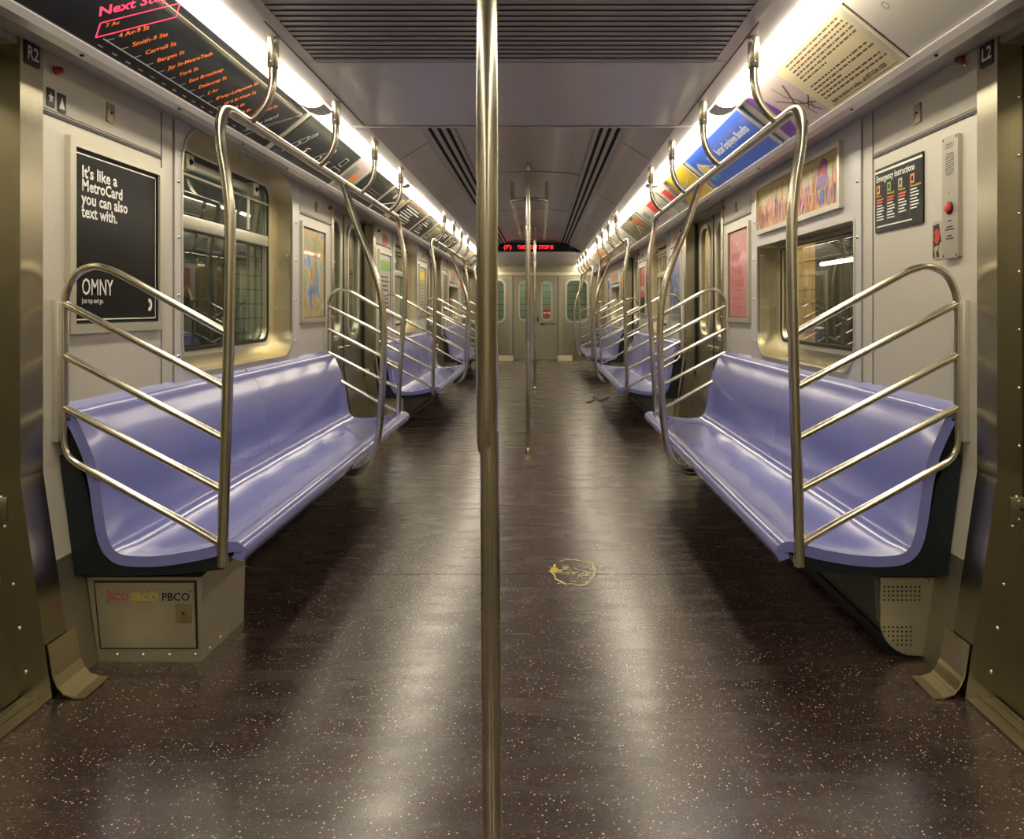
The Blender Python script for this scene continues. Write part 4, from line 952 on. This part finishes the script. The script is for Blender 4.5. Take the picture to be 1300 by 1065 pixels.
# right rack
def d_letter(q, fr, W, H):
    # W = 1.05; reading start is the far end
    q.fr_poly(fr, [(0.0, 0.006), (0.10, 0.006), (0.17, 0.10), (0.13, 0.20), (0.05, H - 0.012), (0.0, H - 0.012)], 'ink_purple')
    q.fr_frame(fr, 0.075, 0.11, 0.085, 0.12, 0.004, 'card_mauve'); q.fr_frame(fr, 0.02, 0.05, 0.15, 0.18, 0.004, 'card_mauve')
    q.fr_poly(fr, [(0.46, 0.006), (W, 0.006), (W, H - 0.012), (0.40, H - 0.012)], 'card_cream', 0.0004)
    q.fr_line(fr, (0.24, 0.02), (0.36, 0.20), 0.012, 'ink_brown')
    for a_, b_ in (((0.20, 0.17), (0.33, 0.10)), ((0.33, 0.10), (0.44, 0.07)), ((0.27, 0.22), (0.29, 0.16)), ((0.29, 0.16), (0.34, 0.12)), ((0.34, 0.12), (0.36, 0.03)), ((0.34, 0.12), (0.42, 0.03)), ((0.36, 0.07), (0.44, 0.11)), ((0.38, 0.05), (0.41, 0.085))):
        q.fr_line(fr, a_, b_, 0.006, 'ink_brown')
    r = random.Random(5)
    for i in range(12):
        if i == 6: continue
        v = H - 0.034 - i * 0.0165; u = 0.50
        e_ = W - 0.05 - (0.28 if i in (5, 9) else 0.02 * r.random())
        while u < e_:
            w_ = 0.012 + r.random() * 0.030; q.fr_rect(fr, u, min(e_, u + w_), v, v + 0.0065, 'ink_brown'); u += w_ + 0.007
    q.text(fr, 'Apply by phone or online, call 877-534-1000', 0.52, 0.026, 0.022, 'ink_black', w=W - 0.62, bold=0.02)
    q.fr_rect(fr, 0.50, W - 0.04, 0.015, 0.018, 'ink_brown')
card(1, 2.25, 3.30, 'card_mauve', 'cream advert card printed with a long letter, brown twigs and a purple corner', d_letter)
def d_blank(q, fr, W, H):
    for u in (0.12, 0.26): q.fr_disc(fr, (u, 0.17), 0.014, 'ink_grey'); q.fr_disc(fr, (u, 0.17), 0.009, 'card_blank', 0.0011)
card(1, 1.60, 2.235, 'card_blank', 'blank grey rack cover at the near end of the right rack', d_blank)
def d_blue(q, fr, W, H):
    q.text(fr, 'Need', 0.33, 0.150, 0.062, 'ink_white', w=0.13, bold=0.01); q.text(fr, 'Better Employee Benefits', 0.52, 0.150, 0.062, 'ink_white', w=0.60, bold=0.01)
    q.fr_poly(fr, [(0.03, 0.10), (0.10, 0.06), (0.26, 0.10), (0.22, 0.16), (0.12, 0.20), (0.05, 0.17)], 'card_cream'); q.fr_rect(fr, 0.08, 0.16, 0.05, 0.11, 'ink_teal', 0.0012)
    q.fr_line(fr, (0.14, 0.17), (0.33, 0.12), 0.006, 'ink_white'); q.fr_disc(fr, (0.17, 0.13), 0.02, 'ink_yellow', 0.0013); q.fr_rect(fr, 0.19, 0.24, 0.05, 0.08, 'ink_teal', 0.0012)
card(1, 3.40, 4.66, 'card_blue', 'bright blue advert card with white lettering above the near right bench', d_blue)
def d_yel(q, fr, W, H):
    q.fr_rect(fr, 0.0, W * 0.40, 0.01, H - 0.015, 'card_pale'); q.fr_rect(fr, 0.10, 0.28, 0.10, 0.22, 'ink_red', 0.001); q.fr_rect(fr, 0.30, 0.42, 0.03, 0.20, 'ink_grey', 0.001); q.fr_line(fr, (0.4, 0.1), (0.9, 0.16), 0.012, 'card_pale', 0.0012)
card(1, 4.76, 5.86, 'card_yellow', 'yellow and white advert card with a red block over the second right doorway', d_yel)
def d_rw(q, fr, W, H):
    q.fr_rect(fr, W * 0.45, W * 0.75, 0.11, 0.23, 'ink_red'); q.fr_rect(fr, 0.1, W * 0.7, 0.03, 0.08, 'card_mauve'); q.fr_rect(fr, 0.05, 0.25, 0.12, 0.2, 'ink_grey')
card(1, 5.92, 7.05, 'card_pale', 'white advert card with a red square, next to the yellow card', d_rw)
card(1, 7.12, 8.40, 'nature_print', 'dark brown photographic advert card above the second right bench', lambda q, fr, W, H: (q.fr_line(fr, (0.5, 0.05), (0.75, 0.15), 0.012, 'ink_white'), q.fr_line(fr, (0.75, 0.15), (0.9, 0.08), 0.01, 'ink_white'), q.fr_rect(fr, 0.85, 1.05, 0.12, 0.22, 'ink_rust')))
RC = [(8.48, 9.3, 'card_pale', 'pale advert card past the dark photographic card'), (9.38, 10.2, 'card_cream', 'cream advert card over the third right doorway'),
      (10.28, 11.2, 'card_pale', 'grey white advert card past the third right doorway'), (11.3, 12.6, 'orange_print', 'orange and green advert card above the farthest right bench'),
      (12.7, 13.8, 'card_cream', 'cream advert card near the end of the right rack'), (13.9, 15.2, 'card_pale', 'last pale advert card of the right rack')]
for i, (a, e, m_, lb) in enumerate(RC): card(1, a, e, m_, lb, d_txt(20 + i) if m_ != 'orange_print' else None)

# ------------------------------------------------------------------ destination sign, end door sticker
t = thing('led_sign', 'black electronic sign with red next stop lettering hanging above the end of the aisle', 'sign', (0, 12.05, 1.99))
q = MB(); q.prism([(-0.64, 2.00), (0.64, 2.00), (0.52, 2.145), (-0.52, 2.145)], 12.02, 12.09, 'display_black'); q.build('housing', t)
fr = (Vector((-0.64, 12.02, 2.00)), Vector((1, 0, 0)), Vector((0, 0, 1)))
q = MB(); q.text(fr, '(F)', 0.16, 0.045, 0.085, 'led_sign', w=0.12, bold=0.01); q.text(fr, 'THE NEXT STOP IS', 0.38, 0.045, 0.080, 'led_sign', w=0.56, bold=0.015); q.build('led_text', t)
MB().box(-0.66, 0.66, 12.0, 12.1, 1.965, 1.995, 'cove_white').build('sign_sill', t)
fr = (Vector((0.235, YEND + 0.013, 1.02)), Vector((1, 0, 0)), Vector((0, 0, 1)))
q = MB(); q.fr_disc(fr, (0, 0), 0.086, 'ink_red', 0.001); q.fr_rect(fr, -0.07, 0.07, -0.03, 0.015, 'ink_white', 0.002); q.fr_rect(fr, -0.035, -0.01, -0.04, 0.0, 'ink_black', 0.003); q.fr_rect(fr, 0.01, 0.035, -0.04, 0.0, 'ink_black', 0.003)
q.build('warning_sticker', None, 'round red warning sticker with a white band on the end door glass', 'sticker')
fr = (Vector((0.10, YEND + 0.003, 0.77)), Vector((1, 0, 0)), Vector((0, 0, 1)))
q = MB(); q.fr_box(fr, 0, 0.30, 0, 0.035, 0.002, 'ink_black'); q.fr_rect(fr, 0.09, 0.28, 0.012, 0.022, 'card_pale', 0.003)
q.build('door_notice', None, 'narrow black notice strip below the window of the right end door leaf', 'sign')

# ------------------------------------------------------------------ marks and litter on the floor
q = MB(); r = random.Random(11)
pts = []
c = Vector((0.225, 3.17))
for i in range(26):
    a_ = i / 25 * 2 * math.pi * 0.93 + 2.6
    pts.append(c + Vector((0.088 * math.cos(a_) + r.uniform(-.006, .006), 0.17 * math.sin(a_) * (0.8 if math.sin(a_) > 0 else 1) + r.uniform(-.012, .012))))
fl = (Vector((0, 0, F)), Vector((1, 0, 0)), Vector((0, 1, 0)))
for a_, b_ in zip(pts, pts[1:]): q.fr_line(fl, a_, b_, r.uniform(0.005, 0.011), 'paint_yellow', 0.0010)
for _ in range(60):
    p = c + Vector((r.gauss(0.02, 0.045), r.gauss(-0.02, 0.055))); d = Vector((r.uniform(-1, 1), r.uniform(-0.4, 0.4))).normalized() * r.uniform(0.006, 0.03)
    q.fr_line(fl, p, p + d, r.uniform(0.003, 0.007), 'paint_yellow', 0.0011)
q.fr_poly(fl, [(0.125, 3.17), (0.150, 3.13), (0.165, 3.17), (0.150, 3.22)], 'ink_yellow', 0.0013)
q.build('paint_mark', None, 'scribbled pale yellow ring of dried paint on the dark floor', 'mark')
q = MB(); q.tube([(0.62, 8.75, F + 0.006), (0.70, 8.9, F + 0.006), (0.74, 9.3, F + 0.006), (0.78, 8.9, F + 0.006), (0.86, 9.1, F + 0.006), (0.92, 9.3, F + 0.006)], 0.006, 'ink_black', 8)
q.build('torn_strap', None, 'thin black torn strap lying on the floor by the second right bench', 'litter')

# ------------------------------------------------------------------ the station outside the windows
for S, m_ in ((-1, 'tile_green'), (1, 'tile_tan')):
    q = MB(S); q.box(2.75, 2.85, -3, 20, -1.2, 3.2, m_); q.build('trim_%d' % (3 if S < 0 else 4), kind='structure', world=True)
    q = MB(S); q.box(1.7, 2.85, -3, 20, 3.2, 3.25, 'station_dark'); q.build('trim_%d' % (6 if S < 0 else 7), kind='structure', world=True)
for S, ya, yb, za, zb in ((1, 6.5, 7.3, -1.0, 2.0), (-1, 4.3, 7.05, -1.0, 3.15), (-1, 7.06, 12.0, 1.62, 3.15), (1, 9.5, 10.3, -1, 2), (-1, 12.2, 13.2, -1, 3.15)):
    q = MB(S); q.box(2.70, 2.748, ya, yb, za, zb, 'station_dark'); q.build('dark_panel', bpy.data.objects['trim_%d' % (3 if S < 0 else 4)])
for S, ys in ((1, (5.76,)), ):
    for y in ys:
        q = MB(S); q.tube([(2.47, y, 1.49), (2.47, y + 0.75, 1.49)], 0.016, 'lamp_tube', 12, smooth=0); q.box(2.47, 2.75, y + 0.2, y + 0.24, 1.50, 1.52, 'station_dark')
        q.build('tunnel_lamp', None, 'bright tube lamp on the tan tiled wall outside the near right window', 'lamp')
for S, y, e, colr in ((1, 3.5, 60, (1, .80, .5)), (1, 8, 60, (1, .80, .5)), (1, 12.5, 60, (1, .8, .5)), (-1, 4.4, 20, (.9, 1, .75)), (-1, 9, 20, (.9, 1, .75)), (-1, 13, 20, (.9, 1, .75))):
    l = bpy.data.lights.new('station_lamp', 'AREA'); l.shape = 'RECTANGLE'; l.size = 0.3; l.size_y = 2.4; l.energy = e; l.color = colr
    o = bpy.data.objects.new('station_lamp', l); o.location = (S * 2.2, y, 3.0); o.rotation_euler = (0, math.radians(-18) * S, 0); C.objects.link(o)
l = bpy.data.lights.new('end_window_fill', 'AREA'); l.size = 1.0; l.energy = 9; l.color = (.9, 1, .85)  # unseen fill light added to brighten the panel beyond the end windows
o = bpy.data.objects.new('end_window_fill', l); o.location = (0, YEND + 0.5, 2.2); C.objects.link(o)

# ------------------------------------------------------------------ camera, world, view
cam = bpy.data.cameras.new('camera'); cam.sensor_fit = 'HORIZONTAL'; cam.sensor_width = 36; cam.lens = 977 / 1300 * 36
cam.shift_x = -(685.0 - 650.0) / 1300; cam.shift_y = -(532.5 - 391.0) / 1300; cam.clip_start = 0.05
co = bpy.data.objects.new('camera', cam); co.location = (0.085, 0, 1.12 + DZ); co.rotation_euler = (math.pi / 2, 0, 0); C.objects.link(co)
sc = bpy.context.scene; sc.camera = co
w = bpy.data.worlds.new('world'); sc.world = w; w.use_nodes = True
w.node_tree.nodes['Background'].inputs[0].default_value = (0.02, 0.02, 0.022, 1)
sc.view_settings.view_transform = 'Standard'; sc.view_settings.look = 'None'; sc.view_settings.gamma = 1; sc.view_settings.exposure = 0.78
sc.cycles.max_bounces = 10; sc.cycles.diffuse_bounces = 5; sc.cycles.glossy_bounces = 5; sc.cycles.transparent_max_bounces = 12
sc.cycles.use_denoising = True; sc.cycles.sample_clamp_indirect = 6
